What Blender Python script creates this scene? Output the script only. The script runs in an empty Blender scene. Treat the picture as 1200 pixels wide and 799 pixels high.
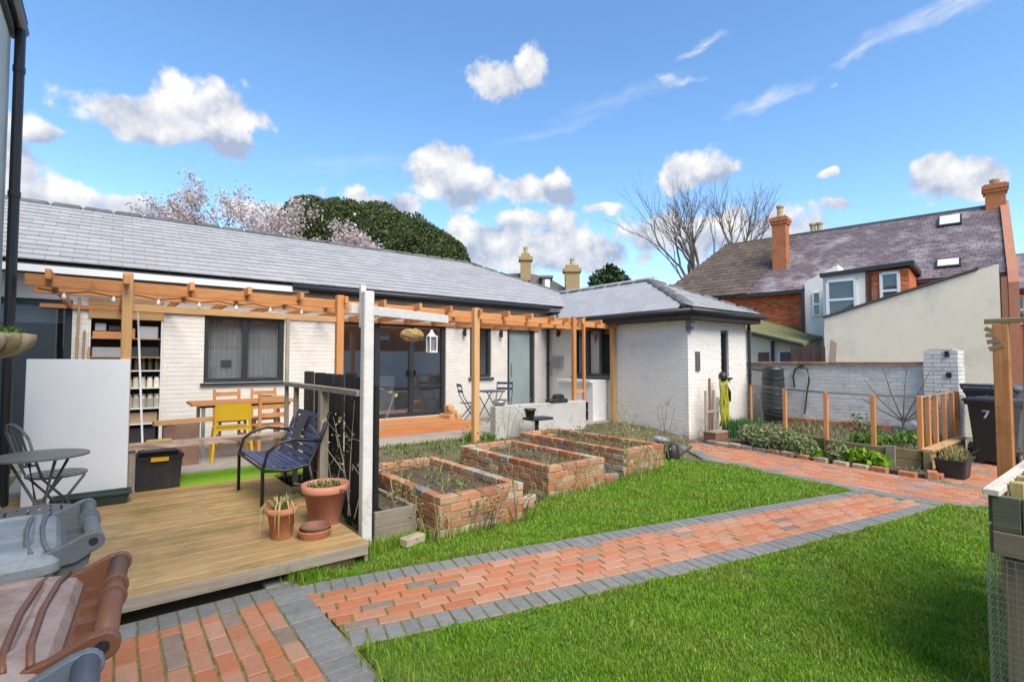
import bpy, math, random
import numpy as np
from mathutils import Matrix, Vector, Euler
random.seed(7); RNG = np.random.default_rng(11)
D = bpy.data; SC = bpy.context.scene; COL = SC.collection
R = math.radians
# ------------------------------------------------------------------ camera, world, sun, exposure
# World frame: X runs along the annexe front (to the right), Y from the garden towards it, Z up. Camera above the origin.
cam = D.objects.new('camera', D.cameras.new('camera')); COL.objects.link(cam)
cam.location = (0, 0, 1.6); cam.rotation_euler = (R(92.25), 0, R(-38))
cam.data.sensor_width = 36; cam.data.lens = 18; cam.data.clip_end = 2000; cam.data.clip_start = .05
SC.camera = cam
SUN_TO = Vector((-.17, -.985, .0)).normalized(); SUN_EL = R(50)
SC.view_settings.view_transform = 'Standard'; SC.view_settings.look = 'None'
SC.view_settings.exposure = 1.02; SC.view_settings.gamma = 1
SC.cycles.max_bounces = 6; SC.cycles.transparent_max_bounces = 12; SC.cycles.use_denoising = True
sun = D.objects.new('sun', D.lights.new('sun', 'SUN')); COL.objects.link(sun)
sun.data.energy = 2.6; sun.data.angle = R(42); sun.data.color = (1, .91, .77)
sd = Vector((SUN_TO.x*math.cos(SUN_EL), SUN_TO.y*math.cos(SUN_EL), math.sin(SUN_EL)))
sun.rotation_euler = sd.to_track_quat('Z', 'Y').to_euler()

def build_world():
    w = D.worlds.new('World'); SC.world = w; w.use_nodes = True
    nt = w.node_tree; N = nt.nodes; L = nt.links; N.clear()
    def nd(t, **k):
        n = N.new(t)
        for a, b in k.items(): setattr(n, a, b)
        return n
    def val(n, i, v):
        if isinstance(v, bpy.types.NodeSocket): L.new(v, n.inputs[i])
        else: n.inputs[i].default_value = v
    def M(op, a, b=0., c=None, cl=False):
        n = nd('ShaderNodeMath', operation=op, use_clamp=cl); val(n, 0, a); val(n, 1, b)
        if c is not None: val(n, 2, c)
        return n.outputs[0]
    def V(op, a, b=None, c=None):
        n = nd('ShaderNodeVectorMath', operation=op); val(n, 0, a)
        if b is not None: val(n, 1, b)
        if c is not None: val(n, 2, c)
        return n.outputs['Value'] if op in ('LENGTH', 'DOT_PRODUCT') else n.outputs['Vector']
    def noise(vec, scale, detail, rough=.55, dist=0.):
        n = nd('ShaderNodeTexNoise'); val(n, 'Vector', vec); val(n, 'Scale', scale); val(n, 'Detail', detail)
        val(n, 'Roughness', rough); val(n, 'Distortion', dist); return n.outputs['Fac']
    def mixc(f, a, b):
        n = nd('ShaderNodeMix', data_type='RGBA'); val(n, 0, f); val(n, 6, a); val(n, 7, b); return n.outputs[2]
    sky = nd('ShaderNodeTexSky', sky_type='NISHITA', sun_disc=False)
    sky.sun_elevation = SUN_EL; sky.sun_rotation = math.atan2(SUN_TO.x, SUN_TO.y)
    sky.air_density = 1.0; sky.dust_density = .3; sky.ozone_density = 1.5
    d = nd('ShaderNodeTexCoord').outputs['Generated']
    sp = nd('ShaderNodeSeparateXYZ'); L.new(d, sp.inputs[0])
    az = M('MULTIPLY', M('ARCTAN2', sp.outputs[0], sp.outputs[1]), 57.2958)
    el = M('MULTIPLY', M('ARCSINE', sp.outputs[2]), 57.2958)
    cb = nd('ShaderNodeCombineXYZ'); L.new(az, cb.inputs[0]); L.new(el, cb.inputs[1]); ae = cb.outputs[0]
    # cumulus: azimuth, elevation, half width, half height (degrees), as they stand in the sky
    CL = [(2.2,21.2,5.6,1.9),(6.6,22.4,4.2,3.1),(8.8,20.6,2.6,1.5),(-5.5,18.3,2.1,1.2),(-6.5,15.8,1.6,2.6),(-4.3,13.2,3.6,1.6),(2.5,13.6,4.5,1.2),
          (37.0,29.0,3.6,2.1),(39.5,30.0,2.4,1.9),(30.6,20.2,4.2,2.7),(33.5,18.8,4.0,2.3),(40.6,18.9,3.4,1.8),(43.0,18.6,2.4,1.7),
          (39.5,15.6,6.0,1.2),(48.3,16.4,2.1,.75),(52.6,14.0,4.0,2.4),(42,12.2,12,3.0),(57.0,19.2,3.0,2.0),(60.2,19.4,3.0,1.9),
          (77.9,15.9,2.1,2.0),(80.2,15.0,2.0,1.5),(23,16.6,6.0,1.4),(34,13.6,5.5,2.4),(12,14.5,5,1.3),(69.9,17.5,.9,.4),(70.6,14.7,1.1,.45),
          (61,13,8,2.5),(88,12.5,4.5,3.2),(96,20,6,3),(112,26,8,3.5),(-22,24,8,4),(-40,17,9,3.5),(-60,31,8,4),(130,16,10,3.5),(150,33,9,4),(-85,19,10,4),
          (-110,36,9,4),(-135,18,11,4),(170,20,11,4),(-160,40,8,4),(20,55,9,5),(80,52,9,5),(-50,55,9,5),(130,60,10,5)]
    warp = nd('ShaderNodeTexNoise'); val(warp, 'Vector', d); val(warp, 'Scale', 26.); val(warp, 'Detail', 3.)
    CL = [(a, e, w_*1.22, h_*1.25) for a, e, w_, h_ in CL]
    aw = V('ADD', ae, V('MULTIPLY', V('SUBTRACT', warp.outputs['Color'], (.5, .5, .5)), (2.6, 1.9, 0)))
    acc = None; hgt = None
    for a, e, w_, h_ in CL:
        q = V('MULTIPLY_ADD', aw, (1/w_, 1/h_, 0), (-a/w_, -e/h_, 0))
        m = M('SUBTRACT', 1., V('LENGTH', q))
        sq = nd('ShaderNodeSeparateXYZ'); L.new(q, sq.inputs[0])
        hv = M('ADD', m, M('MULTIPLY', sq.outputs[1], .0))
        acc = m if acc is None else M('MAXIMUM', acc, m)
        hw = M('MULTIPLY', M('MULTIPLY_ADD', sq.outputs[1], .55, M('MULTIPLY', sq.outputs[0], -.28)), M('MULTIPLY', M('ADD', m, .35, cl=True), 1.6))
        hgt = hw if hgt is None else M('ADD', hgt, hw)
    f1 = noise(d, 15., 9., .56)
    dens = M('ADD', acc, M('MULTIPLY', M('SUBTRACT', f1, .5), 1.9))
    mr = nd('ShaderNodeMapRange', interpolation_type='SMOOTHSTEP'); val(mr, 0, dens); val(mr, 1, .10); val(mr, 2, .46)
    cov = mr.outputs[0]
    f2 = noise(V('ADD', d, (.010, .012, -.022)), 15., 9., .56)
    lit = M('ADD', M('MULTIPLY', M('SUBTRACT', f1, f2), 3.0), M('MULTIPLY_ADD', hgt, .62, .50), cl=True)
    ccol = mixc(lit, (.42, .50, .66, 1), (1.0, .985, .96, 1))
    # high streaks
    shear = V('ADD', ae, V('MULTIPLY', aw, (0, 0, 0)))
    acc2 = None
    for a, e, w_, h_, sl in [(64.9,24.8,4.6,.95,.17),(79.5,28.2,8.5,1.1,.12),(73,27.0,3,.6,.2),(58.8,30.4,2.8,.6,.3),(55.3,28.3,1.6,.45,-.2),(57,27.9,2.6,.4,.0),
                             (70.9,24.8,.4,.3,0),(20.2,20.4,8.0,1.3,.14),(50,27.0,9,1.0,.2),(43,24.6,8,.7,.2),(104,31,9,1.5,.15),(-30,36,10,1.6,.1),(-120,26,10,1.4,.1),(150,48,9,1.5,.1)]:
        q = V('MULTIPLY_ADD', aw, (1/w_, 1/h_, 0), (-a/w_, -e/h_, 0))
        q0 = V('DOT_PRODUCT', q, (1, 0, 0)); q1 = M('SUBTRACT', V('DOT_PRODUCT', q, (0, 1, 0)), M('MULTIPLY', q0, sl*w_/h_))
        c2 = nd('ShaderNodeCombineXYZ'); L.new(q0, c2.inputs[0]); L.new(q1, c2.inputs[1])
        m = M('SUBTRACT', 1., V('LENGTH', c2.outputs[0]))
        m = M('MULTIPLY', m, .30 if (a, e) in ((20.2, 20.4), (50, 27.0), (43, 24.6)) else 1.)
        acc2 = m if acc2 is None else M('MAXIMUM', acc2, m)
    fs = noise(V('MULTIPLY', V('ADD', ae, V('MULTIPLY', V('DOT_PRODUCT', ae, (1, 0, 0)), (0, -.16, 0))), (.35, 2.0, 1)), .9, 6., .6, .6)
    st = M('MULTIPLY', M('MAXIMUM', acc2, 0.), M('MULTIPLY', M('SUBTRACT', fs, .22), 2.6), cl=True)
    hs = nd('ShaderNodeHueSaturation'); L.new(sky.outputs[0], hs.inputs['Color']); hs.inputs['Saturation'].default_value = 1.12
    gain = V('MULTIPLY', hs.outputs[0], (.79, .87, .90))
    CB = 3.4   # cloud radiance before the Background strength
    c1 = mixc(M('MULTIPLY', st, .75), gain, (CB*.86, CB*.90, CB*.97, 1))
    cc = V('MULTIPLY', ccol, (CB, CB, CB))
    up = nd('ShaderNodeMapRange'); val(up, 0, el); val(up, 1, -1.); val(up, 2, 1.)
    fin = mixc(M('MULTIPLY', M('MULTIPLY', cov, .97), up.outputs[0]), c1, cc)
    bg = nd('ShaderNodeBackground'); L.new(fin, bg.inputs[0]); bg.inputs[1].default_value = .15
    L.new(bg.outputs[0], nd('ShaderNodeOutputWorld').inputs[0])
build_world()

# ------------------------------------------------------------------ materials
MATS = {}
def mk(name, c1, c2=None, rough=.7, scale=6., bump=0., bscale=40., amp=0., spec=.35, metal=0., stretch=(1, 1, 1), c3=None, c3t=.62, c3s=1.5, detail=5.,
       hue=0., trans=0., coat=0., dirt=None):
    if name in MATS: return MATS[name]
    m = D.materials.new(name); MATS[name] = m; m.use_nodes = True
    nt = m.node_tree; N = nt.nodes; L = nt.links
    b = N['Principled BSDF']; b.inputs['Roughness'].default_value = rough
    b.inputs['Specular IOR Level'].default_value = spec; b.inputs['Metallic'].default_value = metal
    b.inputs['Coat Weight'].default_value = coat
    tc = N.new('ShaderNodeNewGeometry'); mp = N.new('ShaderNodeMapping'); mp.inputs['Scale'].default_value = stretch
    L.new(tc.outputs['Position'], mp.inputs['Vector'])
    at = N.new('ShaderNodeAttribute'); at.attribute_name = 'var'
    oi = N.new('ShaderNodeObjectInfo')
    ad = N.new('ShaderNodeMath'); ad.operation = 'ADD'; L.new(at.outputs['Fac'], ad.inputs[0]); L.new(oi.outputs['Random'], ad.inputs[1])
    fr = N.new('ShaderNodeMath'); fr.operation = 'FRACT'; L.new(ad.outputs[0], fr.inputs[0])
    c2 = c2 or c1
    nz = N.new('ShaderNodeTexNoise'); nz.inputs['Scale'].default_value = scale; nz.inputs['Detail'].default_value = detail
    nz.inputs['Roughness'].default_value = .62
    if amp > 0:     # each piece samples its own stretch of grain
        cv = N.new('ShaderNodeVectorMath'); cv.operation = 'MULTIPLY_ADD'; L.new(fr.outputs[0], cv.inputs[0]); cv.inputs[1].default_value = (17, 23, 31)
        L.new(mp.outputs[0], cv.inputs[2]); L.new(cv.outputs[0], nz.inputs['Vector'])
    else: L.new(mp.outputs[0], nz.inputs['Vector'])
    mr = N.new('ShaderNodeMapRange'); mr.inputs[1].default_value = .3; mr.inputs[2].default_value = .7; L.new(nz.outputs['Fac'], mr.inputs[0])
    mx = N.new('ShaderNodeMix'); mx.data_type = 'RGBA'; mx.inputs[6].default_value = (*c1, 1); mx.inputs[7].default_value = (*c2, 1)
    L.new(mr.outputs[0], mx.inputs[0]); col = mx.outputs[2]
    if c3:
        n3 = N.new('ShaderNodeTexNoise'); n3.inputs['Scale'].default_value = c3s; n3.inputs['Detail'].default_value = 6; n3.inputs['Roughness'].default_value = .7
        L.new(tc.outputs['Position'], n3.inputs['Vector'])
        m3 = N.new('ShaderNodeMapRange'); m3.inputs[1].default_value = c3t-.09; m3.inputs[2].default_value = c3t+.09; L.new(n3.outputs['Fac'], m3.inputs[0])
        x3 = N.new('ShaderNodeMix'); x3.data_type = 'RGBA'; L.new(m3.outputs[0], x3.inputs[0]); L.new(col, x3.inputs[6]); x3.inputs[7].default_value = (*c3, 1)
        col = x3.outputs[2]
    if amp > 0:
        hv = N.new('ShaderNodeHueSaturation'); L.new(col, hv.inputs['Color'])
        r2 = N.new('ShaderNodeMapRange'); r2.inputs[3].default_value = 1-amp; r2.inputs[4].default_value = 1+amp; L.new(fr.outputs[0], r2.inputs[0])
        L.new(r2.outputs[0], hv.inputs['Value'])
        if hue > 0:
            t7 = N.new('ShaderNodeMath'); t7.operation = 'MULTIPLY'; t7.inputs[1].default_value = 7.31; L.new(fr.outputs[0], t7.inputs[0])
            f7 = N.new('ShaderNodeMath'); f7.operation = 'FRACT'; L.new(t7.outputs[0], f7.inputs[0])
            h2 = N.new('ShaderNodeMapRange'); h2.inputs[3].default_value = .5-hue; h2.inputs[4].default_value = .5+hue; L.new(f7.outputs[0], h2.inputs[0])
            L.new(h2.outputs[0], hv.inputs['Hue'])
            s7 = N.new('ShaderNodeMapRange'); s7.inputs[3].default_value = 1.08; s7.inputs[4].default_value = .84; L.new(f7.outputs[0], s7.inputs[0])
            L.new(s7.outputs[0], hv.inputs['Saturation'])
        col = hv.outputs[0]
    if dirt:      # splashed earth and green along the foot of a wall
        sz = N.new('ShaderNodeSeparateXYZ'); L.new(tc.outputs['Position'], sz.inputs[0]); dn = N.new('ShaderNodeTexNoise'); dn.inputs['Scale'].default_value = 4.5; dn.inputs['Detail'].default_value = 7; L.new(tc.outputs['Position'], dn.inputs['Vector'])
        dz = N.new('ShaderNodeMath'); dz.operation = 'MULTIPLY_ADD'; dz.inputs[1].default_value = -1.5; dz.inputs[2].default_value = .30; L.new(sz.outputs[2], dz.inputs[0])
        da = N.new('ShaderNodeMath'); da.operation = 'ADD'; L.new(dz.outputs[0], da.inputs[0]); L.new(dn.outputs['Fac'], da.inputs[1])
        dm = N.new('ShaderNodeMapRange'); dm.inputs[1].default_value = .42; dm.inputs[2].default_value = .95; dm.inputs[4].default_value = .85; L.new(da.outputs[0], dm.inputs[0])
        dx = N.new('ShaderNodeMix'); dx.data_type = 'RGBA'; L.new(dm.outputs[0], dx.inputs[0]); L.new(col, dx.inputs[6]); dx.inputs[7].default_value = (*dirt, 1); col = dx.outputs[2]
    L.new(col, b.inputs['Base Color'])
    if bump > 0:
        bn = N.new('ShaderNodeTexNoise'); bn.inputs['Scale'].default_value = bscale; bn.inputs['Detail'].default_value = 4
        L.new(mp.outputs[0], bn.inputs['Vector'])
        bp = N.new('ShaderNodeBump'); bp.inputs['Strength'].default_value = bump; bp.inputs['Distance'].default_value = .01
        L.new(bn.outputs['Fac'], bp.inputs['Height']); L.new(bp.outputs[0], b.inputs['Normal'])
    if trans > 0:
        tr = N.new('ShaderNodeBsdfTranslucent'); L.new(col, tr.inputs[0]); ms = N.new('ShaderNodeMixShader'); ms.inputs[0].default_value = trans
        L.new(b.outputs[0], ms.inputs[1]); L.new(tr.outputs[0], ms.inputs[2]); L.new(ms.outputs[0], N['Material Output'].inputs[0])
    return m
def glass(name, tint=(.8, .85, .9), see=.55, dark=(.02, .025, .03), refl=.08):
    if name in MATS: return MATS[name]
    m = D.materials.new(name); MATS[name] = m; m.use_nodes = True
    N = m.node_tree.nodes; L = m.node_tree.links; N.clear()
    o = N.new('ShaderNodeOutputMaterial'); g = N.new('ShaderNodeBsdfGlossy'); g.inputs['Roughness'].default_value = .02; g.inputs[0].default_value = (.95, .97, 1, 1)
    t = N.new('ShaderNodeBsdfTransparent'); t.inputs[0].default_value = (*tint, 1); df = N.new('ShaderNodeBsdfDiffuse'); df.inputs[0].default_value = (*dark, 1)
    a = N.new('ShaderNodeMixShader'); a.inputs[0].default_value = see; L.new(df.outputs[0], a.inputs[1]); L.new(t.outputs[0], a.inputs[2])
    lw = N.new('ShaderNodeLayerWeight'); pw = N.new('ShaderNodeMath'); pw.operation = 'POWER'; pw.inputs[1].default_value = 3.; L.new(lw.outputs['Facing'], pw.inputs[0])
    f = N.new('ShaderNodeMath'); f.operation = 'MULTIPLY_ADD'; f.inputs[1].default_value = .75; f.inputs[2].default_value = refl; L.new(pw.outputs[0], f.inputs[0])
    s = N.new('ShaderNodeMixShader'); L.new(f.outputs[0], s.inputs[0]); L.new(a.outputs[0], s.inputs[1]); L.new(g.outputs[0], s.inputs[2]); L.new(s.outputs[0], o.inputs[0])
    return m
def wood(name, c1, c2, axis, rough=.7, amp=.16, c3=None, c3t=.6):
    st = {'x': (1.2, 22, 22), 'y': (22, 1.2, 22), 'z': (22, 22, 1.2)}[axis]
    return mk(name+'_'+axis, c1, c2, rough, 1.6, .25, 3., amp, .25, stretch=st, c3=c3, c3t=c3t, c3s=2.2)
ORA = ((.53, .21, .070), (.66, .31, .12))
def pine(ax): return wood('larch', *ORA, ax, .65, c3=(.30, .12, .045), c3t=.66)
def tan(ax): return wood('pine_post', (.52, .28, .11), (.63, .38, .175), ax, .7)
def greyw(ax): return wood('grey_timber', (.24, .20, .155), (.36, .31, .25), ax, .85, c3=(.16, .17, .10), c3t=.6)
def deckw(ax): return wood('deck_timber', (.34, .205, .085), (.50, .335, .150), ax, .42, .17, c3=(.25, .185, .07), c3t=.56)
BLACKP = mk('black_plastic', (.018, .019, .021), (.03, .031, .034), .45, 8, .1, 60, spec=.5)
BLACKM = mk('black_metal', (.02, .02, .022), None, .4, spec=.5)
ANTH = mk('anthracite_frame', (.030, .033, .040), (.036, .04, .048), .35, spec=.5)
WHITEM = mk('white_paint', (.78, .78, .77), (.72, .72, .71), .5, 5, .1, 30)
WHITEB = mk('painted_brick', (.81, .775, .715), (.76, .725, .67), .75, 5, .35, 45, .025, .25, c3=(.60, .58, .53), c3t=.67, c3s=2.6, dirt=(.33, .30, .22))
MORTW = mk('painted_mortar', (.77, .735, .68), (.72, .685, .63), .85, 4, .3, 30, dirt=(.33, .30, .22))
WHITEB2 = mk('painted_wall_brick', (.76, .73, .68), (.65, .63, .59), .8, 3, .5, 45, .07, .25, c3=(.44, .41, .38), c3t=.63, c3s=2.0, dirt=(.26, .25, .18))
PAVR = mk('red_paver', (.44, .175, .088), (.50, .215, .115), .72, 22, .5, 110, .07, .3, hue=.005, c3=(.36, .20, .105), c3t=.6, c3s=2.6)
PAVG = mk('grey_paver', (.185, .18, .168), (.25, .243, .228), .75, 22, .5, 110, .10, .3, hue=.01, c3=(.13, .135, .10), c3t=.68, c3s=3.)
PAVB = mk('brown_paver', (.24, .165, .12), (.31, .22, .165), .75, 22, .5, 110, .12, .3, hue=.008)
JOINT = mk('mossy_joint', (.20, .19, .05), (.27, .235, .11), .95, 14, .5, 60, c3=(.10, .13, .02), c3t=.5, c3s=6)
BRICK = mk('reclaimed_brick', (.36, .15, .07), (.47, .23, .12), .85, 14, .7, 60, .22, .2, hue=.012, c3=(.38, .31, .18), c3t=.60, c3s=4.)
MORT = mk('lime_mortar', (.34, .29, .22), (.25, .20, .15), .95, 9, .5, 50)
SOIL = mk('soil', (.075, .052, .038), (.14, .105, .075), .95, 18, 1., 50, c3=(.10, .12, .03), c3t=.62, c3s=5)
SLATE = mk('roof_slate', (.365, .352, .345), (.42, .405, .395), .40, 3, .25, 30, .07, .5, c3=(.33, .32, .33), c3t=.64, c3s=1.2)
RIDGE = mk('ridge_tile', (.085, .09, .095), (.15, .155, .15), .7, 6, .4, 30, .22, c3=(.17, .16, .10), c3t=.62, c3s=3)
GLASS = glass('window_glass', (.92, .94, .95), .92); GLASSD = glass('dark_window_glass', (.86, .9, .93), .86, refl=.20)
GALV = mk('galvanised_steel', (.42, .43, .44), None, .4, metal=.7)
TERRA = mk('terracotta', (.44, .165, .075), (.55, .24, .13), .75, 9, .2, 60, c3=(.50, .36, .26), c3t=.66, c3s=9)

# ------------------------------------------------------------------ mesh helpers
ORG = {}
def rz(a): return Matrix.Rotation(a, 3, 'Z')
def frame(d, up=(0, 0, 1)):
    x = Vector(d).normalized(); u = Vector(up)
    if abs(x.dot(u)) > .995: u = Vector((0, 1, 0))
    y = u.cross(x).normalized(); z = x.cross(y)
    return Matrix((x, y, z)).transposed()
_BOXF = [(0, 3, 2, 1), (4, 5, 6, 7), (0, 1, 5, 4), (1, 2, 6, 5), (2, 3, 7, 6), (3, 0, 4, 7)]
def box_geo(d, ch=0.):
    x, y, z = d[0]/2, d[1]/2, d[2]/2
    if ch <= 0:
        return [(-x, -y, -z), (x, -y, -z), (x, y, -z), (-x, y, -z), (-x, -y, z), (x, -y, z), (x, y, z), (-x, y, z)], _BOXF
    c = min(ch, x*.45, y*.45, z*.8)      # arrises knocked off the top and the four uprights
    o = [(-x+c, -y), (x-c, -y), (x, -y+c), (x, y-c), (x-c, y), (-x+c, y), (-x, y-c), (-x, -y+c)]
    i = [(-x+c*1.1, -y+c), (x-c*1.1, -y+c), (x-c, -y+c*1.1), (x-c, y-c*1.1), (x-c*1.1, y-c), (-x+c*1.1, y-c), (-x+c, y-c*1.1), (-x+c, -y+c*1.1)]
    v = [(a, b, -z) for a, b in o] + [(a, b, z-c) for a, b in o] + [(a, b, z) for a, b in i]
    f = [tuple(range(7, -1, -1)), tuple(range(16, 24))]
    for k in range(8):
        n = (k+1) % 8; f += [(k, n, n+8, k+8), (k+8, n+8, n+16, k+16)]
    return v, f
class MB:
    def __init__(s): s.v = []; s.f = []; s.a = []
    def add(s, vs, fs, var=0., X=None, c=(0, 0, 0)):
        n = len(s.v); c = Vector(c)
        if X is not None: vs = [X @ Vector(p) + c for p in vs]
        else: vs = [(p[0]+c[0], p[1]+c[1], p[2]+c[2]) for p in vs]
        s.v += [tuple(p) for p in vs]; s.f += [tuple(i+n for i in q) for q in fs]; s.a += [var]*len(vs); return s
    def box(s, c, d, X=None, ch=0., var=0.):
        v, f = box_geo(d, ch); return s.add(v, f, var, X, c)
    def bb(s, x0, x1, y0, y1, z0, z1, ch=0., var=0.):
        return s.box(((x0+x1)/2, (y0+y1)/2, (z0+z1)/2), (abs(x1-x0), abs(y1-y0), abs(z1-z0)), None, ch, var)
    def beam(s, p, q, w, h, ch=0., up=(0, 0, 1), var=0.):
        p = Vector(p); q = Vector(q); return s.box((p+q)/2, ((q-p).length, w, h), frame(q-p, up), ch, var)
    def tube(s, pts, r, n=6, var=0., cap=True):
        pts = [Vector(p) for p in pts]; k = len(pts); rs = r if isinstance(r, (list, tuple)) else [r]*k; vs = []; fs = []
        for i, p in enumerate(pts):
            d = (pts[min(i+1, k-1)] - pts[max(i-1, 0)]); X = frame(d, (.13, .07, 1))
            for j in range(n):
                a = 2*math.pi*j/n; vs.append(p + X @ Vector((0, math.cos(a)*rs[i], math.sin(a)*rs[i])))
        for i in range(k-1):
            for j in range(n):
                m = (j+1) % n; fs.append((i*n+j, i*n+m, (i+1)*n+m, (i+1)*n+j))
        if cap: fs += [tuple(range(n-1, -1, -1)), tuple((k-1)*n+j for j in range(n))]
        return s.add(vs, fs, var)
    def lathe(s, c, prof, n=20, var=0., sx=1., sy=1.):
        vs = []; fs = []; k = len(prof)
        for r, z in prof:
            for j in range(n):
                a = 2*math.pi*j/n; vs.append((r*sx*math.cos(a), r*sy*math.sin(a), z))
        for i in range(k-1):
            for j in range(n):
                m = (j+1) % n; fs.append((i*n+j, i*n+m, (i+1)*n+m, (i+1)*n+j))
        fs += [tuple(range(n-1, -1, -1)), tuple((k-1)*n+j for j in range(n))]
        return s.add(vs, fs, var, None, c)
    def prism(s, poly, z0, z1, var=0.):
        n = len(poly); vs = [(x, y, z0) for x, y in poly]+[(x, y, z1) for x, y in poly]
        return s.add(vs, [tuple(range(n-1, -1, -1)), tuple(range(n, 2*n))]+[(i, (i+1) % n, (i+1) % n+n, i+n) for i in range(n)], var)
    def loft(s, rings, var=0., cap=True):
        n = len(rings[0]); vs = [p for r_ in rings for p in r_]; fs = []
        for i in range(len(rings)-1):
            for j in range(n):
                m = (j+1) % n; fs.append((i*n+j, i*n+m, (i+1)*n+m, (i+1)*n+j))
        if cap: fs += [tuple(range(n-1, -1, -1)), tuple((len(rings)-1)*n+j for j in range(n))]
        return s.add(vs, fs, var)
    def mesh(s, name):
        me = D.meshes.new(name); me.from_pydata(s.v, [], s.f)
        if any(s.a):
            at = me.attributes.new('var', 'FLOAT', 'POINT'); at.data.foreach_set('value', s.a)
        return me
    def build(s, name, mat, parent=None, smooth=False, label=None, kind=None):
        return link(name, s.mesh(name), mat, parent, smooth, label, kind)
def link(name, me, mat, parent=None, smooth=False, label=None, kind=None):
    if mat and not me.materials: me.materials.append(mat)
    if smooth: me.polygons.foreach_set('use_smooth', [True]*len(me.polygons))
    o = D.objects.new(name, me); COL.objects.link(o)
    org = Vector((0, 0, 0))
    if parent is not None:
        o.parent = parent; po = ORG.get(parent.name, Vector((0, 0, 0))); o.location = org-po; 
    ORG[o.name] = org
    if label: o['label'] = label
    if kind: o['kind'] = kind
    return o
def thing(name, label, cat, loc=(0, 0, 0), group=None):
    o = D.objects.new(name, None); COL.objects.link(o); o.empty_display_size = .1; o.location = loc; ORG[o.name] = Vector(loc)
    return tag(o, label, cat, group)
def tag(o, label, cat, group=None, kind=None):
    o['label'] = label; o['category'] = cat
    if group: o['group'] = group
    if kind: o['kind'] = kind
    return o
def local(o, loc, rot=0.):       # a thing whose parts were built round its own base is set down in its place
    o.location = loc; o.rotation_euler = (0, 0, rot); return o
def copy_tree(o, loc=None, rot=None, label=None, parent=None):
    c = o.copy(); COL.objects.link(c)
    if parent: c.parent = parent
    if loc is not None: c.location = loc
    if rot is not None: c.rotation_euler = (0, 0, rot)
    if label: c['label'] = label
    for ch in list(o.children): copy_tree(ch, parent=c)
    return c
CACHE = {}
def piece_mesh(name, d, ch, mat):
    k = (name, round(d[0], 3), round(d[1], 3), round(d[2], 3), ch, mat.name)
    if k not in CACHE:
        v, f = box_geo(d, ch); me = D.meshes.new(name); me.from_pydata(v, [], f); me.materials.append(mat); CACHE[k] = me
    return CACHE[k]
class Pieces:
    """Alike pieces of one thing: the nearest `limit` are parts of their own, the rest one joined part."""
    def __init__(s, parent, name, limit=300): s.p = parent; s.n = name; s.l = limit; s.it = []
    def add(s, c, d, mat, X=None, ch=.006): s.it.append((Vector(c), d, mat, X or Matrix.Identity(3), ch))
    def done(s, rest='stuff'):
        s.it.sort(key=lambda i: (i[0]-cam.location).length)
        po = ORG.get(s.p.name, Vector((0, 0, 0)))
        for c, d, mat, X, ch in s.it[:s.l]:
            o = D.objects.new(s.n, piece_mesh(s.n, d, ch, mat)); COL.objects.link(o); o.parent = s.p
            m = X.to_4x4(); m.translation = c-po; o.matrix_local = m
        by = {}
        for c, d, mat, X, ch in s.it[s.l:]: by.setdefault(mat.name, []).append((c, d, mat, X, ch))
        for k, its in by.items():
            b = MB()
            for c, d, mat, X, ch in its: b.box(c, d, X, ch, random.random())
            b.build(s.n+'_mass', its[0][2], s.p, kind='stuff')
def np_mesh(name, verts, faces, var=None):
    me = D.meshes.new(name); nv = len(verts); nf, k = faces.shape
    me.vertices.add(nv); me.vertices.foreach_set('co', verts.astype(np.float32).ravel())
    me.loops.add(nf*k); me.loops.foreach_set('vertex_index', faces.astype(np.int32).ravel())
    me.polygons.add(nf); me.polygons.foreach_set('loop_start', np.arange(0, nf*k, k, dtype=np.int32))
    me.update(calc_edges=True)
    if var is not None:
        at = me.attributes.new('var', 'FLOAT', 'POINT'); at.data.foreach_set('value', var.astype(np.float32))
    return me
def leaf_mesh(name, pts, size, aspect=1.6, up=.0):
    """Small four-cornered leaves turned every way about the points pts."""
    n = len(pts); a = RNG.normal(size=(n, 3)); a[:, 2] += up; a /= np.linalg.norm(a, axis=1)[:, None]
    b = RNG.normal(size=(n, 3)); b -= (b*a).sum(1)[:, None]*a; b /= np.linalg.norm(b, axis=1)[:, None]
    s = (size*RNG.uniform(.6, 1.3, n))[:, None]
    v = np.stack([pts-a*s*aspect/2, pts+b*s/2, pts+a*s*aspect/2, pts-b*s/2], 1).reshape(-1, 3)
    return np_mesh(name, v, np.arange(4*n).reshape(-1, 4), np.repeat(RNG.random(n), 4))
def inside(poly, x, y):
    r = np.zeros(len(x), bool); n = len(poly)
    for i in range(n):
        x1, y1 = poly[i]; x2, y2 = poly[(i+1) % n]
        if y1 != y2: r ^= ((y1 > y) != (y2 > y)) & (x < (x2-x1)*(y-y1)/(y2-y1)+x1)
    return r
def blades(name, x, y, z, h, w, lean=.5):
    n = len(x); a = RNG.uniform(0, 6.283, n); dx = np.cos(a); dy = np.sin(a); l = RNG.uniform(.1, 1, n)*lean*h
    b = np.stack([x, y, z], 1); side = np.stack([-dy, dx, 0*dx], 1)*(w/2)[:, None]
    mid = b+np.stack([dx*l*.35, dy*l*.35, h*.6], 1); tip = b+np.stack([dx*l, dy*l, h*RNG.uniform(.8, 1, n)], 1)
    v = np.stack([b-side, b+side, mid+side*.8, mid-side*.8, tip], 1).reshape(-1, 3)
    o = (np.arange(n)*5)[:, None]
    f = np.concatenate([o+[0, 1, 2], o+[0, 2, 3], o+[3, 2, 4]], 0)
    return np_mesh(name, v, f, np.repeat(RNG.random(n), 5))
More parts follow.
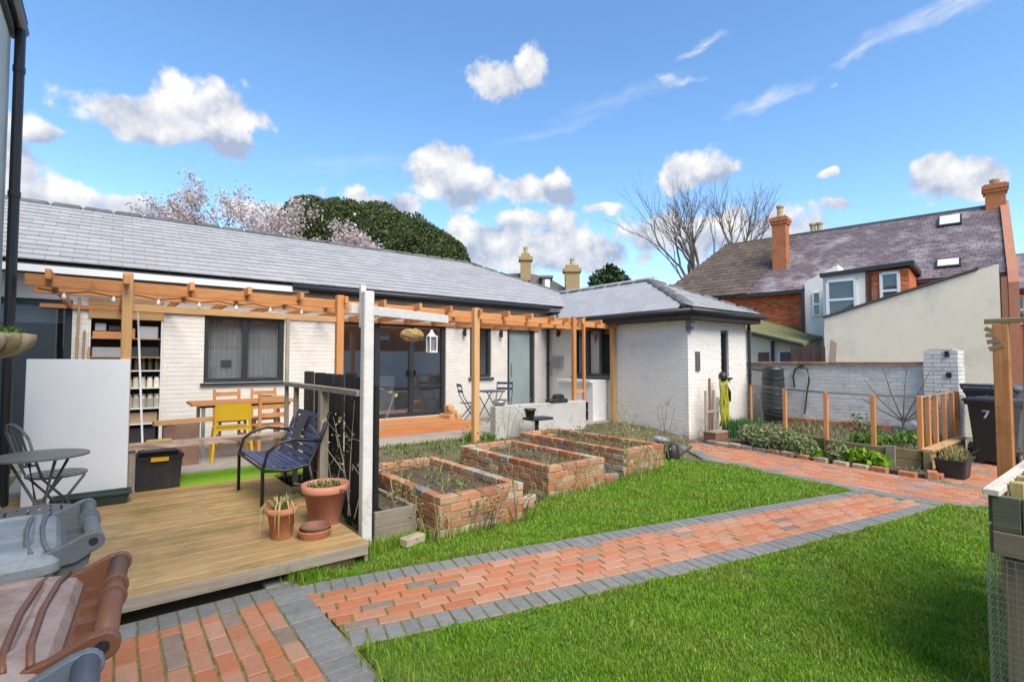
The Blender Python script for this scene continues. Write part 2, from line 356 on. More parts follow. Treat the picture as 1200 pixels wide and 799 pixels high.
# ------------------------------------------------------------------ ground, paving, lawn
GROUND = mk('garden_earth', (.13, .10, .065), (.19, .15, .10), .95, 5, .6, 30, c3=(.10, .12, .035), c3t=.52, c3s=1.4)
b = MB(); b.bb(-150, 250, -150, 250, -.4, -.055); tag(b.build('ground', GROUND), 'bare earth of the garden and the land beyond', 'ground', kind='structure')

def paving(name, label, poly, z=-.007):
    o = MB().prism(poly, -.09, z).build(name, JOINT); return tag(o, label, 'paving', kind='structure')
def jit(): return random.uniform(-.0025, .0025)
# patio by the house
pat = paving('patio', 'red block patio with a grey edging course beside the deck', [(-.85, -.8), (1.12, -.8), (1.12, 2.9), (1.06, 4.14), (.9, 4.14), (.9, 3.98), (-.85, 3.98)])
P = Pieces(pat, 'paver', 300)
x = .84; k = 0
while x > -.85:
    y = 3.75-(.105 if k % 2 else .0) - .1
    while y > .35:
        m = PAVB if random.random() < .09 else PAVR
        P.add((x+jit(), y, -.03+jit()), (.0965, .2005, .06), m, rz(random.uniform(-.008, .008)), .005); y -= .208
    if k % 2: P.add((x, 3.75-.05, -.03+jit()), (.099, .099, .06), PAVR, None, .005)
    x -= .106; k += 1
x = .84
while x > -.85: P.add((x+jit(), 3.865, -.03+jit()), (.099, .2, .06), PAVG, rz(random.uniform(-.01, .01)), .005); x -= .105
y = 4.12
while y > .3: P.add((1.0+jit(), y, -.03+jit()), (.205, .099, .06), PAVG, rz(random.uniform(-.01, .01)), .005); y -= .105
P.done()
# path across the lawn
US = [(1.05,3.86),(1.63,3.77),(2.16,3.66),(2.75,3.53),(3.6,3.32),(4.6,3.08),(5.78,2.78),(7.3,2.46)]
LS = [(1.15,2.86),(1.52,2.77),(2.17,2.61),(2.67,2.48),(3.46,2.31),(4.35,2.11),(5.61,1.87),(7.2,1.60)]
pu = np.polyfit(*zip(*US), 2); pl = np.polyfit(*zip(*LS), 2)
def tU(s): return float(np.polyval(pu, s))
def tL(s): return float(np.polyval(pl, s))
ss = np.linspace(1.12, 7.32, 24)
pth = paving('garden_path', 'curving red block path with grey edges between the two lawns', [(float(s), tL(s)) for s in ss]+[(float(s), tU(s)) for s in ss[::-1]])
P = Pieces(pth, 'paver', 300)
def lay(row, s0, s1, L, W, mat, off=0.):      # one course along the path; row = distance from the lower edge as a share of the width
    s = s0+off
    if off: P.add((s0-.052, tL(s0-.052)+(tU(s0-.052)-tL(s0-.052))*row, -.031), (.092, .096, .06), mat, rz(-.22), .005)
    while s < s1:
        def pos(q): return Vector((q, tL(q)+(tU(q)-tL(q))*row, 0))
        p = pos(s); d = pos(s+.05)-p; ang = math.atan2(d.y, d.x)
        m = mat
        if mat is PAVR and random.random() < .06: m = PAVB
        Wl = (tU(s)-tL(s))*math.cos(ang)*W-.0095
        P.add((p.x, p.y, -.03+jit()), (L-.010, round(Wl, 3), .06), m, rz(ang+random.uniform(-.008, .008)), .005)
        s += L*math.cos(ang)
W1 = 1.02
lay(.095, 1.17, 7.25, .104, .19, PAVG); lay(.905, 1.12, 7.3, .104, .19, PAVG)
for i in range(6): lay(.190+.052+i*.1035, 1.235-.012*i, 7.25, .208, .1035, PAVR, .104*(i % 2))
P.done()
# side path to the bins
side = [(8.95,6.35),(8.3,5.5),(7.62,4.62),(7.64,4.08),(7.47,3.35),(7.34,2.46),(7.32,1.62),(7.66,1.28),(7.78,.4),(7.8,-2.2),(8.9,-2.2),(8.9,.45),(12.6,.3),(12.6,2.2),(11.4,2.1),(8.72,2.0),(8.86,2.98),(9.12,4.4),(9.14,5.8),(9.3,6.35)]
sp = paving('side_path', 'red block path running along the vegetable bed to the bins', side)
P = Pieces(sp, 'paver', 300)
def sd_edge(px, py, pts):
    q = Vector((px, py)); best = 9
    for i in range(len(pts)-1):
        a = Vector(pts[i]); c = Vector(pts[i+1]); t = max(0, min(1, (q-a).dot(c-a)/(c-a).length_squared)); best = min(best, (a+(c-a)*t-q).length)
    return best
leftE = side[:10]; rightE = [(8.9, -2.2), (8.9, .45)]; k = 0; x = 7.36
while x < 9.3:
    y = -2.1 + (.104 if k % 2 else 0)
    while y < 6.3:
        if inside(side, np.array([x]), np.array([y]))[0] and x < 8.72+max(0, y-2)*.2:
            g = sd_edge(x, y, leftE) < .17 or (1.0 < y < 2.1 and x > 8.55)
            P.add((x, y, -.03+jit()), (.098, .2, .06), PAVG if g or random.random() < .06 else PAVR, rz(random.uniform(-.01, .01)), .005)
        y += .207
    x += .1055; k += 1
y = .5; k = 0
while y < 2.05:
    x = 8.84 + (.104 if k % 2 else 0)
    while x < 12.5:
        if inside(side, np.array([x]), np.array([y]))[0]:
            P.add((x, y, -.03+jit()), (.2, .098, .06), PAVG if y > 1.88 or random.random() < .05 else PAVR, rz(random.uniform(-.01, .01)), .005)
        x += .207
    y += .1055; k += 1
P.done()
# lawns: one sheet of turf each, with the grass blades standing in it
TURF = mk('turf', (.075, .17, .012), (.11, .20, .02), .95, 8, .5, 50, c3=(.12, .10, .04), c3t=.66, c3s=3)
GRASS = mk('grass_blade', (.19, .37, .018), (.28, .47, .036), .55, .9, amp=.32, hue=.018, spec=.2, trans=.48, c3=(.30, .40, .055), c3t=.55, c3s=1.3)
lawnU = [(1.12, 3.88)]+[(float(s), tU(s)+.015) for s in ss]+[(7.45,3.35),(7.6,4.1),(7.55,4.6),(7.15,5.0),(6.7,5.0),(6.65,4.72),(5.6,4.68),(5.05,4.56),(4.0,4.5),(3.4,4.2),(2.3,4.1),(1.8,4.28),(1.12,4.22)]
lawnL = [(1.13, 2.84)]+[(float(s), tL(s)-.015) for s in ss]+[(7.62,1.27),(7.74,.4),(7.76,-1.5),(1.13,-1.5)]
for poly, lab in ((lawnU, 'strip of lawn between the brick beds and the path'), (lawnL, 'lawn in front of the path')):
    tag(MB().prism(poly, -.08, -.012).build('lawn', TURF), lab, 'lawn', kind='structure')
def grow(poly, n, name, lab, box, thin=None):
    x = RNG.uniform(box[0], box[1], n); y = RNG.uniform(box[2], box[3], n)
    d = np.sqrt(x*x+y*y); keep = inside(poly, x, y) & (RNG.random(n) < np.clip((3.2/np.maximum(d, .5))**1.5, .16, 1))
    cn = np.sin(x*2.9+1.7*np.sin(y*2.3))*np.sin(y*3.7+1.3*np.sin(x*1.9)); cn2 = np.sin(x*9.1+2*np.sin(y*7))*np.sin(y*8.3+2*np.sin(x*6.1))
    if thin is not None: keep &= RNG.random(n) < thin(x, y)
    x, y, d, cn, cn2 = x[keep], y[keep], d[keep], cn[keep], cn2[keep]
    h = RNG.uniform(.014, .042, len(x))*(1+.35*cn+.35*cn2)*np.clip(.85+.05*d, .9, 1.3); w = RNG.uniform(.0028, .0056, len(x))*np.clip(d/2.6, 1, 3.2)
    me = blades(name, x, y, np.full(len(x), -.014), h, w, .75)
    tag(link(name, me, GRASS), lab, 'grass', kind='stuff')
    k = RNG.random(len(x)) < .02; n = k.sum(); tag(link(name, blades(name, x[k]+.003, y[k], np.full(n, -.014), h[k]*.9, w[k]*1.1, 1.5), mk('dead_grass', (.34, .30, .11), (.42, .38, .16), .8, 2, amp=.25)), 'yellowed dead blades in the '+lab.split(' in ')[0].split(' along')[0]+(' by the beds' if 'beds' in lab else ' before the path'), 'grass', kind='stuff')
    k = (cn2*cn > .12) & (RNG.random(len(x)) < .05); p3 = np.stack([x[k], y[k], RNG.uniform(.006, .02, k.sum())], 1); tag(link('clover', leaf_mesh('clover', p3, .016, 1.2, 2.5), mk('clover_leaf', (.10, .24, .03), (.16, .30, .06), .6, 2, amp=.3, trans=.3)), 'clover and low weeds in the '+('lawn by the beds' if 'beds' in lab else 'lawn before the path'), 'clover', kind='stuff')
def patch(x, y):       # worn corner by the patio edging
    q = ((x-1.28)/.30)**2+((y-2.62)/.26)**2+.5*np.sin(x*23)*np.sin(y*19); q2 = ((x-2.6)/.35)**2+((y-.95)/.12)**2
    return np.clip(q*.7, .38, 1)*np.clip(q2*.6+.1, .3, 1)
grow(lawnL, 480000, 'grass', 'short green grass of the lawn in front of the path', (1.1, 7.8, -.4, 2.9), patch)
grow(lawnU, 300000, 'grass', 'green grass along the front of the brick beds', (1.1, 7.7, 2.4, 5.05))
for (cx, cy, rx, ry), lab in (((2.62, .98, .30, .07), 'thin bare earth patch in the lawn near the tall planter'),):
    tag(MB().prism([(cx+rx*(1+.25*math.sin(3*a+1))*math.cos(a), cy+ry*(1+.3*math.sin(2*a+2))*math.sin(a)) for a in np.linspace(0, 6.0, 16)], -.03, -.008).build('earth_patch', mk('patch_earth', (.20, .15, .085), (.27, .215, .13), .95, 20, .8, 60, c3=(.17, .20, .05), c3t=.5, c3s=14)), lab, 'earth', kind='structure')
# longer tufts along the edges
ex = []; ey = []
for pts, n in (([(1.1,4.0),(1.75,4.2)], 900), ([(1.1, 3.95), (1.35, 4.1)], 900), ([(2.3,4.06),(3.4,4.12)], 500), ([(4.0,4.48),(5.05,4.5)], 500), ([(5.6,4.62),(6.7,4.66)], 500), ([(1.75, 4.2), (2.3, 4.2)], 600),
               ([(3.0, .55), (4.9, .62)], 500), ([(1.13, 1.0), (1.13, 2.8)], 350)):
    t_ = RNG.random(n); ex.append(pts[0][0]+(pts[1][0]-pts[0][0])*t_+RNG.normal(0, .045, n)); ey.append(pts[0][1]+(pts[1][1]-pts[0][1])*t_+RNG.normal(0, .045, n))
ex = np.concatenate(ex); ey = np.concatenate(ey)
tag(link('grass', blades('grass', ex, ey, np.full(len(ex), -.02), RNG.uniform(.05, .15, len(ex)), RNG.uniform(.004, .008, len(ex)), .7), GRASS), 'long grass left unmown along the bed fronts and deck', 'grass', kind='stuff')

# ------------------------------------------------------------------ the annexe: long white brick bungalow with a short wing
T, SW, WT = 10.3, 9.3, 6.05         # front wall, side wall of the wing, end wall of the wing
ann = thing('bungalow', 'long low white painted brick bungalow with grey slate roof and a short wing', 'bungalow', (4, T, 0))
wl = MB()
OPEN = [(-1.5, -.49, .2, 2.53), (-.29, .66, .2, 2.58), (1.26, 2.57, 1.22, 2.42), (3.62, 6.11, .375, 2.45), (6.77, 7.40, 1.2, 2.43), (7.9, 8.82, .3, 2.52)]
def wall_with(mb, x0, x1, y0, y1, z0, z1, op, axis='x'):
    xs = sorted({x0, x1, *[o[0] for o in op], *[o[1] for o in op]})
    for a, c in zip(xs, xs[1:]):
        if c <= x0 or a >= x1: continue
        zs = [z0]
        for o in sorted(op, key=lambda o: o[2]):
            if o[0] < (a+c)/2 < o[1]: zs += [o[2], o[3]]
        zs.append(z1)
        for q in range(0, len(zs), 2):
            if zs[q+1]-zs[q] > .005:
                if axis == 'x': mb.bb(a, c, y0, y1, zs[q], zs[q+1])
                else: mb.bb(y0, y1, a, c, zs[q], zs[q+1])
wall_with(wl, -5.5, SW+.05, T+.008, T+.30, -.1, 3.05, OPEN)
SOP = [(8.04, 9.36, 1.22, 2.44)]
wall_with(wl, WT+.03, T+.2, SW+.008, SW+.28, -.1, 2.7, SOP, 'y')
EOP = [(10.57, 10.89, 1.24, 2.28)]
wall_with(wl, SW+.03, 11.66, WT+.008, WT+.28, -.1, 2.7, EOP)
wl.bb(11.38, 11.655, WT+.02, 15.3, -.1, 2.68); wl.bb(-5.5, 11.6, 15.0, 15.3, -.1, 3.0)
wl.build('wall', MORTW, ann)
def wall_bricks(u0, u1, z0, z1, op, fn, L=.219, H=.0655, g=.0095):
    b = MB(); r = 0; z = z0
    while z < z1-.02:
        u = u0-(L/2+.005 if r % 2 else 0)
        while u < u1-.02:
            a, c = max(u, u0), min(u+L, u1); zt = min(z+H, z1)
            segs = [(a, c)]
            for o in op:
                if zt > o[2]+.01 and z < o[3]-.01:
                    ns = []
                    for p, q in segs:
                        if q <= o[0] or p >= o[1]: ns.append((p, q))
                        else:
                            if p < o[0]: ns.append((p, o[0]))
                            if q > o[1]: ns.append((o[1], q))
                    segs = ns
            for p, q in segs:
                if q-p > .02: fn(b, p, q, z, zt, random.uniform(.004, .007))
            u += L+g
        z += H+g; r += 1
    return b
bm = wall_bricks(-3.5, SW, .0, 3.0, OPEN, lambda b, p, q, z, zt, e: b.bb(p, q, T+.008-e, T+.02, z, zt, 0, random.random()))
bm.build('brickwork', WHITEB, ann, kind='stuff')
bm = wall_bricks(WT, T, .0, 2.66, SOP, lambda b, p, q, z, zt, e: b.bb(SW+.008-e, SW+.02, p, q, z, zt, 0, random.random()))
bm.build('brickwork', WHITEB, ann, kind='stuff')
bm = wall_bricks(SW, 11.66, .0, 2.66, EOP, lambda b, p, q, z, zt, e: b.bb(p, q, WT+.008-e, WT+.02, z, zt, 0, random.random()))
bm.build('brickwork', WHITEB, ann, kind='stuff')
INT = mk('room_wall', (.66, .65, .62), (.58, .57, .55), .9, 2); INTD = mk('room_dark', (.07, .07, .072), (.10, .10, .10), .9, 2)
def window(name, x0, x1, z0, z1, y, n=1, fw=.065, sill=True, axis='x', out=-1, depth=.09, mat=GLASS, label=None, mull=None):
    """A framed window or glazed door set into the wall whose face is at y; out = -1 faces -y (or -x)."""
    def B(m, a, c, p, q, u, v, **k):
        p, q = y-out*p, y-out*q
        if axis == 'x': m.bb(a, c, p, q, u, v, **k)
        else: m.bb(p, q, a, c, u, v, **k)
    d0, d1 = .05, .05+depth
    f = MB(); B(f, x0, x1, d0, d1, z1-fw, z1); B(f, x0, x1, d0, d1, z0, z0+fw)
    B(f, x0, x0+fw, d0, d1, z0+fw, z1-fw); B(f, x1-fw, x1, d0, d1, z0+fw, z1-fw)
    ms = mull if mull else [x0+(x1-x0)*i/n for i in range(1, n)]
    for m_ in ms: B(f, m_-fw*.6, m_+fw*.6, d0+.003, d1, z0+fw, z1-fw)
    fo = f.build(name, ANTH, ann, label=label)
    ed = [x0+fw-.02]+ms+[x1-fw+.02]
    for a, c in zip(ed, ed[1:]): B(pb := MB(), a, c, d0+.045, d0+.055, z0+fw-.02, z1-fw+.02); pb.build('pane', mat, fo)
    if sill: B(sb := MB(), x0-.05, x1+.05, -.05, .12, z0-.05, z0-.004, ch=.0); sb.build('sill', ANTH, fo)
    return fo
CURT = mk('net_curtain', (.74, .73, .71), (.62, .62, .61), .9, 3, trans=.35, stretch=(9, 1, .4)); BLIND = mk('blind', (.50, .50, .47), None, .8)
def room(x0, x1, y0, y1, z0, z1, mat, parent=ann):
    b = MB(); b.bb(x0, x1, y1, y1+.04, z0, z1); b.bb(x0-.04, x0, y0, y1, z0, z1); b.bb(x1, x1+.04, y0, y1, z0, z1); b.bb(x0, x1, y0, y1, z0-.04, z0); b.bb(x0, x1, y0, y1, z1, z1+.04)
    return b.build('room', mat, parent)
# left glazed door with a blind
dr = window('glazed_door', -1.5, -.49, .2, 2.53, T, 1, .09, False, mat=GLASSD, label='dark glazed door at the left end with a part lowered blind')
MB().bb(-1.42, -.57, T+.17, T+.19, 2.18, 2.42).build('blind', BLIND, dr); room(-1.5, -.5, T+.3, T+2.0, .2, 2.6, INTD)
# main window with net curtains
wn = window('window', 1.26, 2.57, 1.22, 2.42, T, 2, .075, label='wide two pane window with net curtains')
def curtain(x0, x1, z0, z1, y, par, mat):
    n = 60; v = []; 
    for i in range(n+1):
        x = x0+(x1-x0)*i/n; w_ = y+.018*math.sin(i*1.35)+.01*math.sin(i*.6); v += [(x, w_, z0), (x, w_, z1)]
    MB().add(v, [(2*i, 2*i+2, 2*i+3, 2*i+1) for i in range(n)]).build('curtain', mat, par, True)
curtain(1.32, 1.9, 1.25, 2.38, T+.22, wn, CURT); curtain(1.94, 2.5, 1.25, 2.38, T+.22, wn, CURT); room(1.2, 2.7, T+.34, T+2.2, 1.0, 2.6, INTD)
MB().bb(1.55, 1.72, T+.19, T+.2, 1.5, 1.62).build('picture', INTD, wn)
# patio doors
pd = window('patio_door', 3.62, 6.11, .375, 2.45, T, 3, .085, False, label='anthracite patio doors of three tall panes', mull=[4.46, 5.26], mat=GLASSD)
hb = MB(); hb.bb(5.31, 5.33, T-.02, T+.05, 1.25, 1.4); hb.build('handle', BLACKM, pd); MB().bb(5.19, 5.21, T-.02, T+.05, 1.25, 1.4).build('handle', BLACKM, pd)
mb_ = MB(); mb_.bb(4.5, 5.2, T+.06, T+.11, 1.02, 1.05); mb_.bb(5.32, 6.02, T+.06, T+.11, 1.02, 1.05); mb_.build('glazing_bar', ANTH, pd)
room(3.6, 6.15, T+.3, T+3.0, .375, 2.6, INT)
tag(MB().bb(4.75, 5.3, T+1.0, T+1.6, .38, 1.25, .02).build('cupboard', mk('pale_cupboard', (.6, .6, .58), None, .6)), 'low pale cupboard inside behind the patio doors', 'cupboard')
# narrow window, front door, wing windows
window('window', 6.77, 7.40, 1.2, 2.43, T, 1, .075, label='narrow single pane window between the patio doors and front door'); room(6.7, 7.45, T+.3, T+1.6, 1.0, 2.5, INT)
fd = MB(); fd.bb(7.9, 8.82, T+.05, T+.14, 2.40, 2.52); fd.bb(7.9, 8.0, T+.05, T+.14, .3, 2.4); fd.bb(8.70, 8.82, T+.05, T+.14, .3, 2.4)
fdo = fd.build('front_door', ANTH, ann, label='anthracite front door frame round a frosted full height panel')
MB().bb(8.0, 8.70, T+.08, T+.12, .3, 2.4).build('door_panel', mk('frosted_door', (.30, .38, .385), (.27, .35, .36), .28, 2, spec=.6), fdo)
h_ = MB(); h_.tube([(8.08, T+.05, 1.2), (8.08, T+.05, 1.55)], .014, 8); h_.build('handle', GALV, fdo)
window('window', 8.04, 9.36, 1.22, 2.44, SW, 3, .07, axis='y', label='three pane window in the side of the wing'); room_ = MB()
room_.bb(SW+1.6, SW+1.64, 7.9, 9.5, 1.0, 2.6); room_.bb(SW+.3, SW+1.6, 9.5, 9.54, 1., 2.6); room_.bb(SW+.3, SW+1.6, 7.86, 7.9, 1., 2.6); room_.bb(SW+.3, SW+1.6, 7.9, 9.5, .96, 1.); room_.build('room', INTD, ann)
lf = MB(); lf.bb(SW+.22, SW+.24, 8.55, 8.95, 1.3, 2.35); lf.build('curtain', CURT, ann)
window('window', 10.57, 10.89, 1.24, 2.28, WT, 1, .06, label='slim window in the end wall of the wing', mat=GLASSD); room(10.5, 10.95, WT+.29, WT+1, 1.2, 2.3, INTD)
MB().bb(9.56, 9.71, WT-.03, WT+.01, 1.40, 1.80, .01).build('vent', mk('vent_grey', (.10, .10, .105), None, .6), ann)
mt = MB().bb(SW-.10, SW+.0, 9.72, 10.12, 1.42, 1.74, .012).build('meter_box', mk('meter_grey', (.33, .33, .33), (.28, .28, .28), .6), ann); MB().bb(SW-.108, SW-.098, 9.76, 10.08, 1.46, 1.70).build('lid', mk('meter_grey2', (.25, .25, .255), None, .55), mt)
for x_, y_, z_, ax in ((6.58, T, 2.28, 'x'), (7.66, T, 2.28, 'x'), (SW, 9.86, 2.33, 'y')):
    l_ = MB(); dx, dy = (0, -.07) if ax == 'x' else (-.07, 0)
    l_.box((x_+dx*.3, y_+dy*.3, z_), (.05, .05, .09)); l_.tube([(x_+dx, y_+dy, z_-.09), (x_+dx, y_+dy, z_+.09)], .036, 10); l_.build('wall_lamp', BLACKM, ann)
# main roof: front slope with its slates
rf = MB(); E0, EZ, RT, RZ = 9.95, 3.03, 12.8, 4.5; sl = math.atan2(RZ-EZ, RT-E0); XL, XH, XR = -5.6, 8.35, 11.75
bt = 15.65
rf.add([(XL, E0, EZ-.03), (XR, E0, EZ-.03), (XH, RT, RZ-.03), (XL, RT, RZ-.03), (XL, bt, EZ-.03), (XR, bt, EZ-.03), (XL, E0, EZ-.14), (XR, E0, EZ-.14), (XR, bt, EZ-.14), (XL, bt, EZ-.14)],
       [(0, 1, 2, 3), (3, 2, 5, 4), (1, 5, 2), (0, 3, 4), (6, 9, 8, 7), (0, 6, 7, 1), (1, 7, 8, 5), (5, 8, 9, 4), (4, 9, 6, 0)])
EL, ER, WE, WZ, WR, WRZ, WA = 9.0, 11.78, 5.76, 2.66, 10.39, 3.55, 7.75   # wing roof
rf.add([(EL, WE, WZ-.03), (ER, WE, WZ-.03), (WR, WA, WRZ-.03), (WR, 11.6, WRZ-.03), (EL, 11.6, WZ-.03), (ER, 11.6, WZ-.03), (EL, WE, WZ-.12), (ER, WE, WZ-.12), (EL, 11.6, WZ-.12), (ER, 11.6, WZ-.12)],
       [(0, 1, 2), (0, 2, 3, 4), (1, 5, 3, 2), (6, 8, 9, 7), (0, 6, 7, 1), (0, 4, 8, 6), (1, 7, 9, 5), (4, 3, 5, 9, 8)])
rfo = rf.build('roof', mk('roof_underlay', (.10, .10, .11), None, .8), ann)
P = Pieces(rfo, 'slate', 300)
def slates(org, along, up, length, width, keep, gauge=.225, w=.30):
    along = Vector(along).normalized(); up = Vector(up).normalized(); nrm = along.cross(up)
    if nrm.z < 0: nrm = -nrm
    r = 0; v = 0.
    while v < length-.05:
        u = -(w/2 if r % 2 else 0)
        while u < width:
            c = Vector(org)+along*(u+w/2)+up*(v+gauge/2+.02)
            if keep(c):
                X = Matrix((along, nrm.cross(along), nrm)).transposed(); X = X @ Matrix.Rotation(R(-5.2), 3, 'X') @ rz(random.uniform(-.006, .006))
                P.add(c+nrm*(.018+random.uniform(0, .003)), (w-.004, gauge+.045, .019), SLATE, X, 0)
            u += w
        v += gauge; r += 1
slates((XL, E0-.03, EZ), (1, 0, 0), (0, RT-E0, RZ-EZ), 3.2, XR-XL, lambda c: -3.2 < c.x < XH+.05+(RT-c.y)*(XR-XH)/(RT-E0)-.1 and not (c.x > EL+.1 and c.z < WZ+(c.x-EL)*.64-.05))
slates((EL-.02, WE, WZ), (0, 1, 0), (WR-EL, 0, WRZ-WZ), 1.66, 5.4, lambda c: c.y > WE+(c.x-EL)*(WA-WE)/(WR-EL)+.05 and c.z > EZ+(c.y-E0)*.516-.12)
slates((EL, WE-.02, WZ), (1, 0, 0), (0, WA-WE, WRZ-WZ), 2.2, ER-EL, lambda c: (c.y-WE)/(WA-WE) < min((c.x-EL)/(WR-EL), (ER-c.x)/(ER-WR))-.03)
P.done()
P = Pieces(rfo, 'ridge_tile', 300)
def ridge(p, q, L=.45, w=.2):
    p = Vector(p); q = Vector(q); n = max(1, int((q-p).length/L)); X = frame(q-p)
    for i in range(n): P.add(p+(q-p)*((i+.5)/n)+Vector((0, 0, .015+random.uniform(0, .008))), ((q-p).length/n-.012, w, .11), RIDGE, X, .05)
ridge((-3.3, RT, RZ), (XH, RT, RZ)); ridge((XH, RT, RZ), (XR-1.0, RT-(XR-1.0-XH)*(RT-E0)/(XR-XH), RZ-(XR-1.0-XH)*(RZ-EZ)/(XR-XH)))
ridge((WR, WA, WRZ), (WR, 11.05, WRZ)); ridge((EL+.08, WE+.1, WZ+.04), (WR, WA, WRZ), .36, .24); ridge((ER-.08, WE+.1, WZ+.04), (WR, WA, WRZ), .36, .2)
P.done()
MB().beam((EL+.03, 9.9, WZ+.02), (10.35, 10.9, 3.52), .16, .012).build('valley_flashing', mk('lead', (.50, .50, .53), (.42, .42, .45), .5, 4), rfo)
g = MB(); g.bb(-3.5, 2.9, E0-.02, E0+.03, EZ-.15, EZ-.05); g.build('fascia', WHITEM, ann)
g = MB(); g.bb(2.9, EL+.02, E0-.02, E0+.03, EZ-.18, EZ-.05); g.build('fascia', BLACKP, ann)
def gutter(p, q): return MB().tube([p, q], .055, 8).build('gutter', BLACKP, ann, True)
gutter((2.6, E0-.07, EZ-.06), (EL-.05, E0-.07, EZ-.06)); gutter((EL-.06, WE-.05, WZ-.06), (EL-.06, E0, WZ-.06)); gutter((EL-.1, WE-.06, WZ-.06), (ER+.08, WE-.06, WZ-.06))
sf = MB(); sf.bb(EL, SW, WE+.01, E0, WZ-.21, WZ-.125); sf.bb(SW, ER, WE, WT, WZ-.21, WZ-.125); sf.bb(EL+.02, SW+.01, WE+.03, T, WZ-.22, WZ-.20); sf.build('soffit', mk('brown_soffit', (.055, .045, .042), (.08, .06, .055), .7, 5), ann)
br_ = MB(); br_.bb(SW-.04, SW+.1, WT-.1, WT+.03, 2.22, 2.45, .02); br_.bb(SW-.1, SW+.04, WT-.16, WT-.02, 2.3, 2.48, .02); br_.build('hopper', mk('lead_grey', (.20, .20, .23), None, .6), ann)
def dpipe(x, y, z0, z1):
    d = MB(); d.tube([(x, y, z0), (x, y, z1)], .037, 8)
    for z in (z0+.15, (z0+z1)/2, z1-.2): d.tube([(x, y, z-.03), (x, y, z+.03)], .047, 8)
    return d.build('downpipe', BLACKP, ann, False)
dpipe(9.22, T-.07, .2, 2.85); dpipe(11.70, WT-.05, .0, 2.55)
# the tall house on the left, whose corner, gutter and downpipe show at the edge of the view
HW = mk('pale_render', (.60, .66, .62), (.52, .58, .55), .85, 2.5, .3, 40, c3=(.42, .48, .44), c3t=.6)
hs = thing('house', 'tall pale rendered house at the left with black gutter and downpipe', 'house', (-.86, 7.3, 0))
MB().bb(-6.5, -.905, -3.5, 7.3, -.1, 5.15).build('wall', HW, hs)
r_ = MB(); r_.add([(-6.8, -3.7, 5.2), (-.79, -3.7, 5.2), (-.79, 7.42, 5.2), (-6.8, 7.5, 5.2), (-3.7, -.5, 7.2), (-3.7, 4.3, 7.2)], [(0, 1, 4), (1, 2, 5, 4), (2, 3, 5), (3, 0, 4, 5), (3, 2, 1, 0)]); r_.build('roof', mk('dark_slate', (.12, .12, .13), (.17, .17, .18), .6, 3, .3), hs)
MB().tube([(-.83, -3.6, 5.08), (-.83, 7.36, 5.08)], .058, 10).build('gutter', BLACKM, hs, True)
MB().bb(-.90, -.865, -3.5, 7.30, 4.95, 5.14).build('fascia', mk('dark_fascia', (.06, .07, .06), None, .6), hs)
d_ = MB(); d_.tube([(-.825, 7.2, .16), (-.825, 7.2, 5.02)], .044, 10)
for z in (.5, 1.9, 3.3, 4.6): d_.tube([(-.825, 7.2, z-.03), (-.825, 7.2, z+.03)], .051, 10)
d_.build('downpipe', BLACKM, hs, False)
# brick house behind the camera, seen only in the glass
bh = thing('brick_house', 'red brick house across the garden mirrored in the patio doors', 'house', (10, -9, 0))
w_ = MB(); w_.bb(2, 19, -14, -8.5, -.1, 5.0); w_.build('wall', mk('far_red_brick', (.38, .115, .045), (.46, .16, .07), .85, 3), bh)
MB().bb(2, 19, -8.5, -8.4, -.1, 2.2).build('render_band', mk('rear_render', (.80, .80, .78), None, .8), bh)
for x_ in (5, 8.5, 12, 15.5):
    f_ = MB().bb(x_, x_+1.3, -8.52, -8.42, 2.9, 4.3).build('window', WHITEM, bh); MB().bb(x_+.1, x_+1.2, -8.42, -8.40, 3.0, 4.2).build('pane', GLASSD, f_)
MB().add([(1.6, -14.3, 5), (19.4, -14.3, 5), (19.4, -8.2, 5), (1.6, -8.2, 5), (1.6, -11.2, 7.3), (19.4, -11.2, 7.3)], [(0, 1, 5, 4), (2, 3, 4, 5), (0, 4, 3), (1, 2, 5), (3, 2, 1, 0)]).build('roof', mk('dark_slate'  , (.12, .12, .13)), bh)
# ------------------------------------------------------------------ boundary wall and the houses beyond
bw = thing('boundary_wall', 'white painted brick boundary wall with brown coping behind the vegetable bed', 'garden wall', (12.1, 4.4, 0))
MB().bb(12.012, 12.22, 2.8, 6.6, -.1, 1.52).build('wall', MORTW, bw)
wall_bricks(2.8, 6.6, .0, 1.52, [], lambda b, p, q, z, zt, e: b.bb(12.012-e*1.3, 12.03, p, q, z, zt, 0, random.random())).build('brickwork', WHITEB2, bw, kind='stuff')
P = Pieces(bw, 'coping_tile'); CT = mk('coping_tile', (.22, .11, .075), (.33, .19, .13), .8, 9, .3, 40, .2)
y = 2.8
while y < 6.5: P.add((12.1, y+.16, 1.555), (.30, .315, .06), CT, None, .012); y += .325
P.done()
pr = thing('brick_pier', 'white painted brick pier at the end of the boundary wall', 'pier', (12.1, 2.54, 0))
MB().bb(11.89, 12.32, 2.32, 2.78, -.1, 1.78).build('core', MORTW, pr)
P = Pieces(pr, 'brick'); z = .0; k = 0
while z < 1.76:
    for (a, c) in (((2.305, 2.52), (2.53, 2.795)) if k % 2 else ((2.305, 2.41), (2.42, 2.65), (2.66, 2.795))):
        P.add((11.885-random.uniform(0, .004), (a+c)/2, z+.033), (.03, c-a, .066), WHITEB2, None, 0)
    for (a, c) in (((11.87, 12.1), (12.11, 12.33)) if k % 2 else ((11.87, 11.98), (11.99, 12.21), (12.22, 12.33))): P.add(((a+c)/2, 2.316, z+.033), (c-a, .03, .066), WHITEB2, None, 0)
    z += .075; k += 1
P.done()
